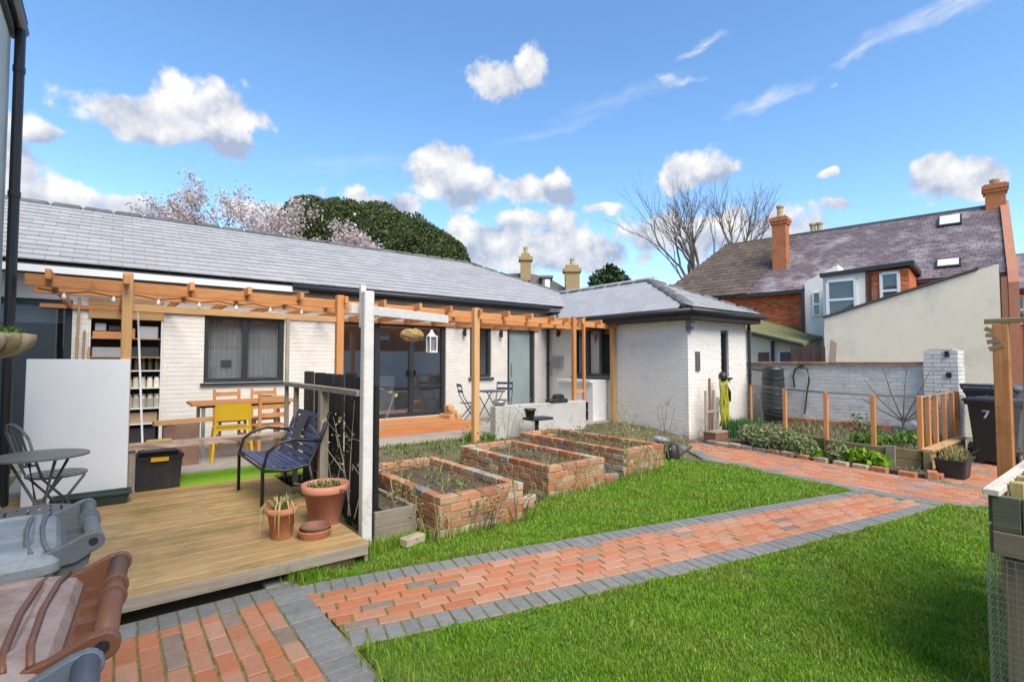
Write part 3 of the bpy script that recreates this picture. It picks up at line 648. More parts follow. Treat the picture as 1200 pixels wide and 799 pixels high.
MB().bb(11.92, 12.28, 2.36, 2.74, 1.775, 1.83, .03).build('cap', mk('weathered_cap', (.42, .39, .33), (.30, .28, .22), .9, 8, .5), pr)
hl = MB(); hl.box((11.86, 2.43, 1.35), (.03, .07, .09)); hl.build('hinge', BLACKM, pr); MB().box((11.86, 2.45, 1.73), (.03, .06, .1)).build('hinge', BLACKM, pr)
# frame of the row of houses: A along the row to the right, n away from the garden
P0 = Vector((23.32, 12.23, 0)); AX = Vector((.169, -.9856, 0)); NX = Vector((.9856, .169, 0))
XF = Matrix((AX, NX, Vector((0, 0, 1)))).transposed()
def fx(a, n, z): return P0+AX*a+NX*n+Vector((0, 0, z))
class FB(MB):
    def fbb(s, a0, a1, n0, n1, z0, z1, var=0.):
        return s.box(fx((a0+a1)/2, (n0+n1)/2, (z0+z1)/2), (abs(a1-a0), abs(n1-n0), abs(z1-z0)), XF, 0, var)
    def fp(s, pts, faces, var=0.): return s.add([fx(*p) for p in pts], faces, var)
def hexa(s, q0, q1):   # a solid between two like four-cornered outlines
    return s.fp(list(q0)+list(q1), [(3, 2, 1, 0), (4, 5, 6, 7), (0, 1, 5, 4), (1, 2, 6, 5), (2, 3, 7, 6), (3, 0, 4, 7)])
FRED = mk('far_brick', (.52, .125, .045), (.60, .175, .07), .9, 12, .4, 30, 0, .2, c3=(.36, .12, .06), c3t=.62, c3s=1.2, stretch=(1, 1, 3))
FCHIM = mk('chimney_brick', (.38, .12, .05), (.47, .18, .08), .9, 9, .4, 30, 0, .2, c3=(.14, .09, .07), c3t=.62, c3s=1.5)
CREAM = mk('cream_render', (.85, .745, .575), (.80, .70, .54), .9, 1.3, .25, 30, c3=(.62, .56, .45), c3t=.63, c3s=.8)
FWHITE = mk('far_white_render', (.82, .77, .68), (.74, .70, .62), .85, 1.5)
TILE = mk('brown_roof_tile', (.10, .072, .052), (.145, .108, .08), .85, 5, .5, 20, .22, c3=(.19, .175, .05), c3t=.70, c3s=.7)
PSLATE = mk('purple_slate', (.12, .085, .09), (.17, .13, .135), .55, 2.6, .4, 20, .07, .45, c3=(.34, .285, .29), c3t=.57, c3s=.7)
POT = mk('clay_pot', (.45, .36, .22), (.35, .27, .17), .9, 8)
def courses(parent, name, a0, a1, n0, z0, n1, z1, cnt, mat, clip=None, w=None, th=.035):
    """Courses of a far roof, lapped one over the next; past the count limit they stay one joined part."""
    b = MB(); up = fx(0, n1, z1)-fx(0, n0, z0); L = up.length/cnt; up.normalize(); nr = AX.cross(up); nr = nr if nr.z > 0 else -nr
    X = Matrix((AX, nr.cross(AX), nr)).transposed() @ Matrix.Rotation(R(-3.5), 3, 'X')
    for i in range(cnt):
        f = (i+.5)/cnt; lo, hi = (a0, a1) if clip is None else clip(f)
        if hi-lo < .05: continue
        c = fx(0, n0+(n1-n0)*f, z0+(z1-z0)*f)
        u = lo-(w/2 if i % 2 else 0)
        while u < hi:
            p, q = max(u, lo), min(u+w, hi)
            if q-p > .03: b.box(c+AX*((p+q)/2)+nr*(.02+random.uniform(0, .012)), (q-p-.012, L+.06, th), X, 0, random.random())
            u += w
    return b.build(name, mat, parent, kind='stuff')
def sash(parent, a0, a1, z0, z1, n, fw=.07, mid=True, label=None):
    f = FB(); f.fbb(a0, a1, n-.06, n+.02, z1-fw, z1); f.fbb(a0, a1, n-.08, n+.02, z0, z0+fw); f.fbb(a0, a0+fw, n-.06, n+.02, z0, z1); f.fbb(a1-fw, a1, n-.06, n+.02, z0, z1)
    if mid: f.fbb(a0, a1, n-.05, n+.02, (z0+z1)/2-.04, (z0+z1)/2+.04)
    o = f.build('window', WHITEM, parent, label=label); p = FB(); p.fbb(a0+.03, a1-.03, n-.015, n-.005, z0+.03, z1-.03); p.build('pane', FGL, o); return o
FGL = glass('far_glass', (.3, .33, .36), .25, (.07, .09, .10))
# house A: brown tiles over orange brick
ha = thing('brick_house', 'orange brick house with brown tiled hipped roof and one tall chimney', 'house', tuple(fx(-1, 0, 0)))
b = FB(); b.fbb(-4.2, .55, .25, 8, -.1, 4.72); b.build('wall', FRED, ha)
b = FB(); hexa(b, [(-4.5, -.15, 4.62), (.6, -.15, 4.62), (.6, 8.2, 4.62), (-4.5, 8.2, 4.62)], [(-4.5, -.15, 4.72), (.6, -.15, 4.72), (.6, 8.2, 4.72), (-4.5, 8.2, 4.72)])
b.fp([(-4.5, -.15, 4.72), (.2, -.15, 4.72), (1.6, 4, 8.0), (-2.2, 4, 8.0), (-4.5, 8.2, 4.72), (.6, 8.2, 4.72)], [(0, 1, 2, 3), (0, 3, 4), (3, 2, 5, 4), (1, 5, 2)])
raf = b.build('roof', TILE, ha)
courses(raf, 'tiles', 0, 0, -.2, 4.72, 4, 8.02, 17, TILE, lambda f: (-4.5+2.3*f, .22+1.4*f), .3, .05)
b = FB(); b.fbb(-2.2, 1.6, 3.9, 4.1, 7.98, 8.10); b.build('ridge', TILE, raf)
def chimney(par, a, n, z0, z1, w, d, pots=1, mat=FCHIM, ph=.6):
    b = FB(); b.fbb(a-w/2, a+w/2, n-d/2, n+d/2, z0, z1-.35); b.fbb(a-w/2-.06, a+w/2+.06, n-d/2-.06, n+d/2+.06, z1-.35, z1-.22); b.fbb(a-w/2-.1, a+w/2+.1, n-d/2-.1, n+d/2+.1, z1-.22, z1-.06); b.fbb(a-w/2-.03, a+w/2+.03, n-d/2-.03, n+d/2+.03, z1-.06, z1)
    o = b.build('chimney', mat, par)
    for i in range(pots):
        q = MB(); c = fx(a+(i-(pots-1)/2)*w*.5, n, z1-.02); q.lathe(c, [(.15, 0), (.16, .1), (.13, .14), (.125, ph-.12), (.17, ph-.09), (.17, ph), (.11, ph+.01)], 10); q.build('chimney_pot', POT, o)
    return o
chimney(raf, 1.28, 1.6, 5.6, 8.45, .6, .62, 1)
# house B: long purple slate roof, white and brick outrigger
hb_ = thing('terraced_house', 'long terraced house with purple slate roof and white sash windows', 'house', tuple(fx(4, 0, 0)))
b = FB(); b.fbb(.56, 9.0, .25, 8, -.1, 4.72); b.build('wall', FRED, hb_)
b = FB(); b.fp([(-.2, -.15, 4.68), (8.95, -.15, 4.68), (8.95, 4, 8.0), (1.3, 4, 8.0), (1.3, 8.2, 4.68), (8.95, 8.2, 4.68), (-.2, -.15, 4.6), (8.95, -.15, 4.6), (8.95, 8.2, 4.6), (1.3, 8.2, 4.6)],
     [(0, 1, 2, 3), (3, 2, 5, 4), (0, 6, 7, 1), (0, 3, 4, 9, 6), (1, 7, 8, 5, 2), (6, 9, 8, 7), (4, 5, 8, 9)])
rbf = b.build('roof', PSLATE, hb_)
courses(rbf, 'slates', 0, 0, -.2, 4.70, 4, 8.02, 30, PSLATE, lambda f: (.1+1.3*f, 8.95), .36, .014)
b = FB(); b.fbb(1.4, 8.95, 3.88, 4.12, 7.98, 8.10); b.build('ridge', RIDGE, rbf)
chimney(rbf, 8.83, 4.0, 7.0, 8.9, .62, .62, 1, ph=.25)
chimney(rbf, 2.1, 5.0, 7.2, 8.25, .6, .5, 2, POT, .5)
def skylight(a0, a1, n0, n1):
    z = lambda n: 4.72+(n+.15)*.8; b = FB(); hexa(b, [(a0, n0, z(n0)), (a1, n0, z(n0)), (a1, n1, z(n1)), (a0, n1, z(n1))], [(a0, n0-.06, z(n0)+.10), (a1, n0-.06, z(n0)+.10), (a1, n1-.06, z(n1)+.10), (a0, n1-.06, z(n1)+.10)])
    o = b.build('skylight', BLACKM, rbf); b = FB(); hexa(b, [(a0+.07, n0, z(n0)+.05), (a1-.07, n0, z(n0)+.05), (a1-.07, n1-.1, z(n1-.1)+.05), (a0+.07, n1-.1, z(n1-.1)+.05)], [(a0+.07, n0, z(n0)+.175), (a1-.07, n0, z(n0)+.175), (a1-.07, n1-.1, z(n1-.1)+.175), (a0+.07, n1-.1, z(n1-.1)+.175)])
    b.build('pane', mk('skylight_pane', (.80, .82, .84), None, .3, spec=.8), o)  # bright reflection of the sky put into the pane as a white base colour
skylight(7.0, 7.78, 2.95, 3.6); skylight(7.0, 7.75, .30, .72)
b = FB(); b.fbb(-.2, 2.62, -.28, -.15, 4.56, 4.68); b.build('gutter', BLACKP, hb_)
b = FB(); b.fbb(2.42, 2.52, .1, .24, 0, 4.6); b.build('downpipe', mk('rust_pipe', (.20, .07, .04), None, .7), hb_)
b = FB(); hexa(b, [(3.88, -3, -.1), (5.2, -3, -.1), (5.2, .3, -.1), (3.88, .3, -.1)], [(3.88, -3, 4.78), (5.2, -3, 4.85), (5.2, .3, 5.3), (3.88, .3, 5.0)]); b.build('wall', FWHITE, hb_, label='white rendered wall of the projecting wing')
b = FB(); b.fbb(5.2, 6.45, -2.96, .2, -.1, 4.80); b.build('wall', FRED, hb_)
b = FB(); hexa(b, [(2.68, -.34, -.1), (3.92, -.34, -.1), (3.92, .9, -.1), (2.68, .9, -.1)], [(2.68, -.34, 4.98), (3.92, -.34, 5.6), (3.92, .9, 5.6), (2.68, .9, 4.98)]); b.build('wall', FWHITE, hb_, label='set back white wall beside the orange brick')
sash(hb_, 2.98, 3.28, 3.5, 4.52, -.36, .05)
b = FB(); hexa(b, [(3.8, -3.15, 4.74), (6.6, -3.15, 4.86), (6.6, 1.2, 4.9), (3.8, 1.2, 4.9)], [(3.8, -3.15, 4.88), (6.6, -3.15, 5.02), (6.6, 1.2, 5.1), (3.8, 1.2, 5.1)]); b.build('fascia', BLACKP, hb_)
sash(hb_, 3.98, 4.95, 3.1, 4.62, -3.02, .1, label='large sash window in the white wall'); sash(hb_, 5.62, 6.2, 3.4, 4.72, -2.98, .09)
b = FB(); b.fbb(5.30, 5.38, -3.06, -2.97, 0, 4.75); b.build('downpipe', BLACKP, hb_); b = FB(); b.fbb(2.56, 2.68, -.46, -.34, 0, 4.6); b.build('downpipe', BLACKP, hb_)
b = FB(); b.add([fx(a, n, z) for a in (8.96, 9.22) for n, z in ((-.7, -.1), (-.7, 4.3), (-.3, 4.8), (4, 8.2), (8.2, 4.8), (8.2, -.1))], [(0, 1, 2, 3, 4, 5), (11, 10, 9, 8, 7, 6)]+[(i, i+6, (i+1) % 6+6, (i+1) % 6) for i in range(6)]); b.build('gable_wall', mk('gable_brick', (.40, .17, .10), (.46, .22, .14), .9, 6), hb_)
FREDB = mk('far_brick_face', (.50, .125, .045), (.60, .18, .075), .9, 12, .3, 30, .16, .2, hue=.006)
def far_bricks(par, a0, a1, z0, z1, n, holes=()):
    b = FB(); r = 0; z = z0
    while z < z1-.03:
        a = a0-(.11 if r % 2 else 0)
        while a < a1-.03:
            p, q = max(a, a0), min(a+.215, a1)
            if q-p > .03 and not any(h[0]-.02 < (p+q)/2 < h[1]+.02 and h[2]-.03 < z < h[3] for h in holes): b.fbb(p, q, n-random.uniform(.006, .014), n+.02, z, z+.065, random.random())
            a += .226
        z += .076; r += 1
    b.build('brickwork', FREDB, par, kind='stuff')
far_bricks(ha, -2.4, .16, 2.6, 4.56, .25); far_bricks(hb_, .17, 2.40, 2.2, 4.52, .25); far_bricks(hb_, 5.22, 6.44, 3.1, 4.74, -2.96, [(5.6, 6.22, 3.4, 4.72)])
# far right house
hf = thing('brick_house', 'red brick house at the far right behind the leaning boards', 'house', tuple(fx(11, 5, 0)))
b = FB(); b.fbb(9.23, 14, 4.4, 10, -.1, 4.6); b.build('wall', FRED, hf)
b = FB(); b.fp([(9.23, 4.1, 4.55), (14, 4.1, 4.55), (14, 7, 6.4), (9.23, 7, 6.4), (14, 10, 4.5), (9.23, 10, 4.5), (9.23, 4.1, 4.4), (14, 4.1, 4.4)], [(0, 1, 2, 3), (3, 2, 4, 5), (6, 7, 1, 0)]); b.build('roof', PSLATE, hf)
b = FB(); b.fbb(9.23, 14, 4.02, 4.14, 4.42, 4.54); b.build('gutter', BLACKP, hf)
sash(hf, 9.24, 9.6, 3.1, 4.28, 4.35, .05)
# mossy outhouse, brown fence panel, cream lean-to
oh = thing('outhouse', 'small cream outhouse with mossy sloping roof below the orange brick wall', 'outhouse', tuple(fx(2, -3, 0)))
b = FB(); hexa(b, [(.6, -3, -.1), (3.1, -3, -.1), (3.1, .2, -.1), (.6, .2, -.1)], [(.6, -3, 2.9), (3.1, -3, 2.28), (3.1, .2, 2.5), (.6, .2, 3.4)]); b.build('wall', CREAM, oh)
MOSS = mk('mossy_tile', (.13, .12, .07), (.20, .19, .07), .95, 6, .6, 20)
b = FB(); hexa(b, [(.4, -3.5, 2.98), (3.3, -3.5, 2.18), (3.3, .2, 2.55), (.4, .2, 3.5)], [(.4, -3.5, 3.08), (3.3, -3.5, 2.28), (3.3, .2, 2.70), (.4, .2, 3.66)]); b.build('roof', MOSS, oh)
b = FB(); hexa(b, [(1.5, -3.6, 2.6), (3.3, -3.6, 2.1), (3.3, -3.5, 2.1), (1.5, -3.5, 2.6)], [(1.5, -3.6, 2.74), (3.3, -3.6, 2.22), (3.3, -3.5, 2.22), (1.5, -3.5, 2.74)]); b.build('gutter', BLACKP, oh)
sash(oh, 2.3, 2.85, 1.2, 2.02, -3.02, .06, False); b = FB(); b.fbb(2.05, 2.15, -3.12, -3.0, 0, 2.4); b.build('downpipe', BLACKP, oh)
b = FB(); b.fbb(1.55, 1.95, -3.05, -2.98, 0, 1.95); b.build('door', mk('brown_door', (.16, .09, .06), None, .7), oh)
fp_ = thing('fence', 'dark brown timber fence panel above the boundary wall', 'fence', tuple(fx(3.9, -4.2, 0)))
for i in range(9): b = FB(); b.fbb(3.05+i*.16, 3.05+i*.16+.153, -4.3+.01*(i % 2), -4.27+.01*(i % 2), 0, 2.12); b.build('board', wood('brown_fence', (.075, .045, .035), (.12, .08, .065), 'z', .8), fp_)
lt = thing('lean_to', 'big plain cream rendered gable wall rising to the right', 'building', tuple(fx(6.8, -10, 0)))
b = FB(); hexa(b, [(5.24, -10, -.2), (8.50, -10, -.2), (8.50, -4.5, -.2), (5.24, -4.5, -.2)], [(5.24, -10, 2.70), (8.50, -10, 3.68), (8.50, -4.5, 3.68), (5.24, -4.5, 2.70)]); b.build('wall', CREAM, lt)
b = FB(); hexa(b, [(5.20, -10.05, 2.70), (8.18, -10.05, 3.60), (8.18, -4.5, 3.60), (5.20, -4.5, 2.70)], [(5.20, -10.05, 2.745), (8.18, -10.05, 3.645), (8.18, -4.5, 3.645), (5.20, -4.5, 2.745)]); b.build('verge', mk('verge_dark', (.07, .06, .055), (.12, .11, .10), .8, 9), lt)
b = FB(); hexa(b, [(5.32, -10.013, 1.55), (5.46, -10.013, 1.5), (5.50, -10.013, 2.05), (5.38, -10.013, 2.15)], [(5.32, -9.9, 1.55), (5.46, -9.9, 1.5), (5.50, -9.9, 2.05), (5.38, -9.9, 2.15)]); b.build('bare_patch', mk('bare_patch', (.42, .30, .22), (.5, .38, .3), .9, 20), lt)
b = FB(); b.fbb(8.53, 8.62, -9.95, -9.8, 0, 3.4); b.build('downpipe', mk('rusty_pipe2', (.30, .16, .10), None, .8), lt)
# far houses behind the annexe: one slated house with two stone chimneys
FW = Vector((.6157, .788, 0)); RT_ = Vector((.788, -.6157, 0))
fh = thing('stone_house', 'distant stone house with grey slate roof, dormer and two tall chimneys', 'house', (20, 24, 0))
cen = FW*31
def fq(r, f, z): return cen+RT_*r+FW*f+Vector((0, 0, z))
b = MB(); pro = [(-1.0, 5.0), (-1.0, 6.9), (.9, 6.95), (2.1, 6.75), (4.0, 5.6), (5.6, 5.1), (5.6, 4.5)]
b.add([fq(r, f, z) for f in (0, 6) for r, z in pro], [tuple(range(6, -1, -1)), tuple(range(7, 14))]+[(i, (i+1) % 7, (i+1) % 7+7, i+7) for i in range(7)]); b.build('roof', mk('distant_slate', (.16, .14, .13), (.24, .21, .19), .85, 2, .3), fh)
b = MB(); b.box(fq(2.3, 3, 2.4), (7, 5, 5.2), Matrix((RT_, FW, Vector((0, 0, 1)))).transposed()); b.build('wall', POT, fh)
STONE = mk('yellow_stone', (.30, .20, .085), (.38, .27, .14), .95, 5, .4)
XQ = Matrix((RT_, FW, Vector((0, 0, 1)))).transposed()
for r, z0, z1, w in ((.82, 6.4, 8.0, .62), (3.62, 5.2, 7.3, .85)):
    b = MB(); b.box(fq(r, -.3, (z0+z1-.3)/2), (w, .6, z1-.3-z0), XQ); b.box(fq(r, -.3, z1-.27), (w+.22, .8, .22), XQ); b.box(fq(r, -.3, z1-.05), (w-.1, .5, .22), XQ); o = b.build('chimney', STONE, fh)
    b = MB(); b.lathe(fq(r, -.3, z1), [(.15, 0), (.12, .1), (.12, .35), (.15, .45), (.1, .46)], 8); b.build('chimney_pot', POT, o)
b = MB(); b.box(fq(2.05, -.3, 6.2), (.5, .8, .7), XQ); b.box(fq(2.05, -.3, 6.62), (.8, 1.0, .14), XQ); o = b.build('dormer', mk('distant_slate', (.16, .14, .13)), fh); MB().box(fq(2.1, -.72, 6.2), (.3, .04, .5), XQ).build('window', WHITEM, o)
# ------------------------------------------------------------------ trees
BARK = mk('grey_bark', (.115, .095, .08), (.19, .165, .14), .95, 7, .8, 25)
def tree_wood(b, p, d, r, L, depth, spread, upw=.1, nb=(2, 3), minr=.008, tips=None, taper=.62):
    pts = [Vector(p)]; rs = [r]; d = Vector(d).normalized(); n = 4
    for i in range(n):
        d = (d+Vector((random.gauss(0, .09), random.gauss(0, .09), random.gauss(0, .06)+upw*.25))).normalized(); pts.append(pts[-1]+d*L/n); rs.append(r*(1-(1-taper)*(i+1)/n))
    b.tube(pts, rs, 6 if r > .05 else 4 if r > .02 else 3, 0, r > .1)
    if depth == 0 or r*taper < minr:
        if tips is not None: tips += pts[1:]
        return
    k = random.randint(*nb)
    for j in range(k):
        ph = random.uniform(0, 6.28); sp = random.uniform(.5, 1.2)*spread; X = frame(d, (.3, .2, 1)); v = X @ Vector((math.cos(sp), math.sin(sp)*math.cos(ph), math.sin(sp)*math.sin(ph)))
        tree_wood(b, pts[random.choice((-1, -1, -2))], v, rs[-1]*random.uniform(.62, .9), L*random.uniform(.68, .95), depth-1, spread, upw, nb, minr, tips, taper)
def bare_tree(loc, h, label, limbs, seed, L):
    random.seed(seed); t = thing('bare_tree', label, 'tree', loc, 'bare trees behind the houses')
    tk = MB(); tk.tube([Vector(loc)+Vector((0, 0, -.1)), Vector(loc)+Vector((.05, 0, h*.5)), Vector(loc)+Vector((0, .05, h))], [.42, .33, .28], 9); tk.build('trunk', BARK, t)
    cr = MB()
    for a, e, r in limbs:
        d = RT_*math.sin(a)*math.cos(e)+FW*math.cos(a)*math.cos(e)*.6+Vector((0, 0, math.sin(e)))
        tree_wood(cr, Vector(loc)+Vector((0, 0, h-.3)), d, r, L, 6, .36, .20, (2, 3), .0085, None, .70)
    cr.build('crown', BARK, t)
bare_tree((30.6, 19.3, 0), 6.2, 'tall bare tree with fanning branches left of the brick chimney', [(0, 1.48, .17), (1.2, 1.3, .15), (-1.3, 1.25, .15), (-1.45, 1.08, .12), (1.5, 1.1, .12), (.3, 1.35, .14), (-1.5, .85, .08)], 5, 2.22)
bare_tree((36.6, 19.7, 0), 8.6, 'bare tree fanning right behind the brown tiled roof ridge', [(0, 1.4, .15), (1.3, 1.15, .14), (1.4, .8, .13), (-1.1, 1.3, .13), (1.5, 1.0, .11)], 9, 1.95)
random.seed(21)
EVG = mk('evergreen_leaf', (.050, .068, .018), (.085, .108, .028), .65, .8, amp=.5, spec=.25, trans=.12, hue=.02)
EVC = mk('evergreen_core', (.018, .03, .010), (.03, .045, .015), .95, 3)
def ellipsoid_pts(c, r, n, lo=.8): 
    d = RNG.normal(size=(n, 3)); d /= np.linalg.norm(d, axis=1)[:, None]; return np.array(c)+d*np.array(r)*RNG.uniform(lo, 1.04, n)[:, None]
def q3(depth, x, z):   # a far point from its distance ahead, its offset to the right and its height
    return FW*depth+RT_*x+Vector((0, 0, z))
ev = thing('evergreen_tree', 'broad dark evergreen tree with a smooth domed crown behind the slate roof', 'tree', tuple(q3(24, -7.4, 0)))
MB().tube([q3(24, -7.4, -.1), q3(24, -7.3, 3.2), q3(24, -7.5, 5.5)], [.45, .38, .3], 8).build('trunk', BARK, ev)
blob = [(-9.5, 6.95, 1.6, 2.3), (-8.1, 6.95, 2.0, 2.3), (-6.6, 6.75, 2.2, 2.3), (-5.2, 6.3, 2.2, 2.2), (-3.9, 5.75, 2.0, 1.95), (-7.2, 4.6, 3.2, 2.6), (-10.35, 6.3, .9, 2.7), (-3.0, 4.8, 1.5, 1.8)]
pts = []; cm = MB()
for x, z, rx, rz_ in blob:
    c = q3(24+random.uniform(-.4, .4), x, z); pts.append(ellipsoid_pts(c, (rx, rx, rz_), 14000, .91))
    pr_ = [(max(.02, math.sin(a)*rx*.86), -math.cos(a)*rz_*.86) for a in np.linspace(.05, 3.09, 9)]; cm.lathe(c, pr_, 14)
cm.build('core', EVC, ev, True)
pts = np.concatenate(pts); lump = np.sin(pts[:, 0]*2.7)*np.sin(pts[:, 1]*2.3)*np.sin(pts[:, 2]*3.1)
pts += (lump[:, None]*.16)*np.array([.6, .6, 1]); link('crown', leaf_mesh('crown', pts, .085, 1.8, .8), EVG, ev)
dk = thing('dark_tree', 'small dark evergreen tree showing above the valley of the roof', 'tree', tuple(q3(26, 5.0, 0)))
MB().tube([q3(26, 5, 0), q3(26, 5, 5.5)], [.2, .1], 6).build('trunk', BARK, dk)
pts = np.concatenate([ellipsoid_pts(q3(26, x, z), (r, r, r*1.15), n, .2) for x, z, r, n in ((4.5, 5.5, .62, 600), (5.0, 5.9, .55, 500), (5.5, 5.6, .55, 500), (5.0, 5.0, .9, 700), (5.75, 5.3, .4, 250), (4.2, 5.1, .4, 250))])
link('crown', leaf_mesh('crown', pts, .17, 1.8), mk('dark_leaf', (.030, .055, .022), (.055, .09, .03), .6, 1, amp=.5, spec=.3), dk)
BLOS = mk('blossom', (.52, .40, .38), (.68, .58, .55), .8, 1, amp=.25, trans=.3); TWIG = mk('blossom_twig', (.13, .08, .065), (.2, .13, .11), .9, 6)
def cherry(depth, x, z0, seed, spread, label, nl, Ls, hh):
    random.seed(seed); p = q3(depth, x, 0); t = thing('cherry_tree', label, 'tree', tuple(p), 'cherry trees in blossom behind the roof')
    MB().tube([p, p+Vector((0, 0, z0*.5)), p+Vector((.1, 0, z0))], [.22, .18, .15], 7).build('trunk', TWIG, t)
    cr = MB(); tips = []
    for i in range(nl):
        a = 2*math.pi*i/nl+random.uniform(-.3, .3); e = random.uniform(*hh); d = RT_*math.cos(a)*math.cos(e)*spread+FW*math.sin(a)*math.cos(e)*.8+Vector((0, 0, math.sin(e)))
        tree_wood(cr, p+Vector((0, 0, z0-.1)), d, .09, Ls, 4, .5, .08, (2, 3), .006, tips)
    cr.build('branches', TWIG, t)
    tp = np.array([tuple(v) for v in tips]); tp = tp[RNG.random(len(tp)) < .8]
    pt = np.repeat(tp, 10, 0)+RNG.normal(0, .13, (len(tp)*10, 3)); link('blossom', leaf_mesh('blossom', pt, .085, 1.1), BLOS, t)
cherry(19.5, -10.7, 5.0, 3, 1.4, 'pink blossoming cherry tree rising above the left half of the roof', 12, 1.15, (.05, 1.0))
cherry(17.0, -6.6, 4.6, 8, 1.7, 'low blossoming cherry branches in front of the dark evergreen', 8, .72, (.05, .55))
random.seed(31)
t = thing('bare_shrub', 'thin bare shrub top showing above the left end of the ridge', 'shrub', tuple(q3(14.5, -11.6, 0)))
cr = MB(); p = q3(14.5, -11.6, 4.4); cr.tube([q3(14.5, -11.6, 0), p], [.08, .05], 6)
for i in range(6): tree_wood(cr, p, RT_*random.uniform(-.9, .9)+Vector((0, 0, 1)), .03, .62, 2, .5, .1, (2, 2), .004)
cr.build('branches', TWIG, t)
random.seed(77)
# ------------------------------------------------------------------ deck, terrace, pergola
dk_ = thing('deck', 'weathered timber deck of long boards in front of the bungalow', 'deck', (.4, 5.7, 0))
P = Pieces(dk_, 'board'); y = 3.985
while y < 7.4:
    P.add((.405+random.uniform(-.006, .006), y+.0715, .136+random.uniform(-.0025, .0025)), (2.51, .139, .028), deckw('x'), rz(random.uniform(-.0015, .0015)), .004); y += .1445
P.done()
MB().bb(-.85, 1.64, 3.955, 3.98, .072, .146).build('fascia', greyw('x'), dk_)
j = MB(); j.bb(-.8, 1.62, 4.1, 7.4, -.05, .03); j.build('joists', mk('joist_dark', (.06, .045, .03), None, .9), dk_); MB().bb(1.63, 1.655, 4.0, 7.44, .0, .121).build('fascia', greyw('y'), dk_)
tag(MB().box((1.42, 4.10, .035), (.30, .16, .11), rz(.12), .015).build('stone_block', mk('sandstone', (.36, .24, .14), (.42, .31, .2), .9, 8, .5)), 'sandstone block propping the right front corner of the deck', 'stone')
CONC = mk('terrace_slab', (.36, .31, .25), (.46, .41, .345), .9, 2.2, .4, 30, c3=(.27, .24, .17), c3t=.62, c3s=1.5)
te = MB(); te.bb(-.85, 2.2, 7.45, T+.02, -.05, .22); te.bb(2.2, SW+.02, 8.05, T+.02, -.05, .22); tag(te.build('terrace', CONC), 'raised tan terrace along the front of the bungalow', 'terrace', kind='structure')
tg = MB().add([(.66, 7.06, .152), (2.15, 7.06, .152), (2.15, 7.46, .225), (.66, 7.46, .225), (.66, 7.06, .12), (2.15, 7.06, .12), (2.15, 7.46, .12), (.66, 7.46, .12)], [(0, 1, 2, 3), (0, 4, 5, 1), (1, 5, 6, 2), (0, 3, 7, 4)]).build('turf_strip', mk('artificial_turf', (.19, .40, .012), (.26, .48, .03), .9, 12, 1, 180))
tag(tg, 'bright lime green artificial turf strip between deck and terrace', 'turf mat')
sp_ = thing('step', 'wide orange timber step below the patio doors', 'step', (4.6, 9.6, .22))
P = Pieces(sp_, 'board'); y = 8.80
while y < 10.2: P.add((4.72, y+.07, .362), (2.3, .138, .026), pine('x'), None, .004); y += .1435
P.done(); MB().bb(3.58, 5.86, 8.80, 8.825, .222, .347).build('riser', wood('orange_riser', (.50, .17, .06), (.60, .24, .10), 'x', .7), sp_); MB().bb(5.84, 5.865, 8.83, 10.2, .222, .347).build('riser', wood('orange_riser', (.50, .17, .06), (.60, .24, .10), 'y', .7), sp_)
for i, (x, y, z, r) in enumerate(((5.72, 9.5, .42, 0), (5.88, 9.52, .42, .2), (5.74, 9.66, .42, .4), (5.80, 9.55, .51, .1), (5.80, 9.64, .60, -.2))):
    l_ = thing('log', 'split log of the stack on the step, '+('front left at the bottom', 'front right at the bottom', 'rear at the bottom', 'front one of the upper layer', 'topmost')[i], 'log', (x, y, z), 'split logs stacked on the step')
    b = MB(); b.box((0, 0, 0), (.14, .30, .09), rz(r), .02); o = b.build('split_wood', wood('split_log', (.50, .26, .11), (.62, .38, .19), 'y', .85), None); o.parent = l_
def tb(s): return 6.95+(7.95-6.95)*s/9.2
pg = thing('pergola', 'orange timber pergola with many rafters along the bungalow front', 'pergola', (4.2, 7.4, 0))
a_ = (-.86, tb(-.86), 2.39)
for p, q in ((-.70, 2.56), (2.565, 5.02), (5.025, 9.26)): MB().beam((p, tb(p)+.06, 2.41), (q, tb(q)+.06, 2.41), .05, .115, .006).build('beam', pine('x'), pg); MB().beam((p, tb(p)+.8, 2.405), (q, tb(q)+.8, 2.405), .05, .10, .006).build('beam', pine('x'), pg)
P = Pieces(pg, 'rafter')
for s in (-.52, .10, .71, 1.33, 1.96, 2.59, 3.18, 3.81, 4.43, 5.05, 5.72, 6.36, 7.0, 7.45, 7.94, 8.58, 9.1):
    y0 = tb(s)-.14-random.uniform(0, .05); y1 = (T-.02) if s < 8.9 else T-.3
    P.add((s, (y0+y1)/2, 2.463+random.uniform(-.006, .006)), (.048, y1-y0, .095), pine('y'), rz(random.uniform(-.006, .006)), .005)
P.done(); MB().bb(-.86, 8.95, T-.05, T-.005, 2.40, 2.46).build('ledger', pine('x'), pg)
def post(x, y, z0, z1, w, m=None): return MB().bb(x-w/2, x+w/2, y-w/2, y+w/2, z0, z1, .008).build('post', m or pine('z'), pg)
post(.12, 6.98, .15, 2.56, .095, tan('z')); post(2.53, tb(2.53)-.02, .0, 2.53, .1, pine('z')); post(5.03, tb(5.03)-.02, .0, 2.53, .11, tan('z')); post(7.73, tb(7.73)-.03, .22, 2.55, .085); post(8.07, tb(8.07)-.03, .22, 2.55, .06); post(9.23, 7.98, .1, 2.48, .11, tan('z'))
MB().beam((.165, 6.98, 2.185), (2.48, tb(2.53)-.02, 2.185), .04, .075, .004).build('lower_beam', tan('x'), pg); MB().beam((7.77, tb(7.73)-.03, .96), (8.04, tb(8.07)-.03, .96), .03, .06).build('cross_piece', pine('x'), pg)
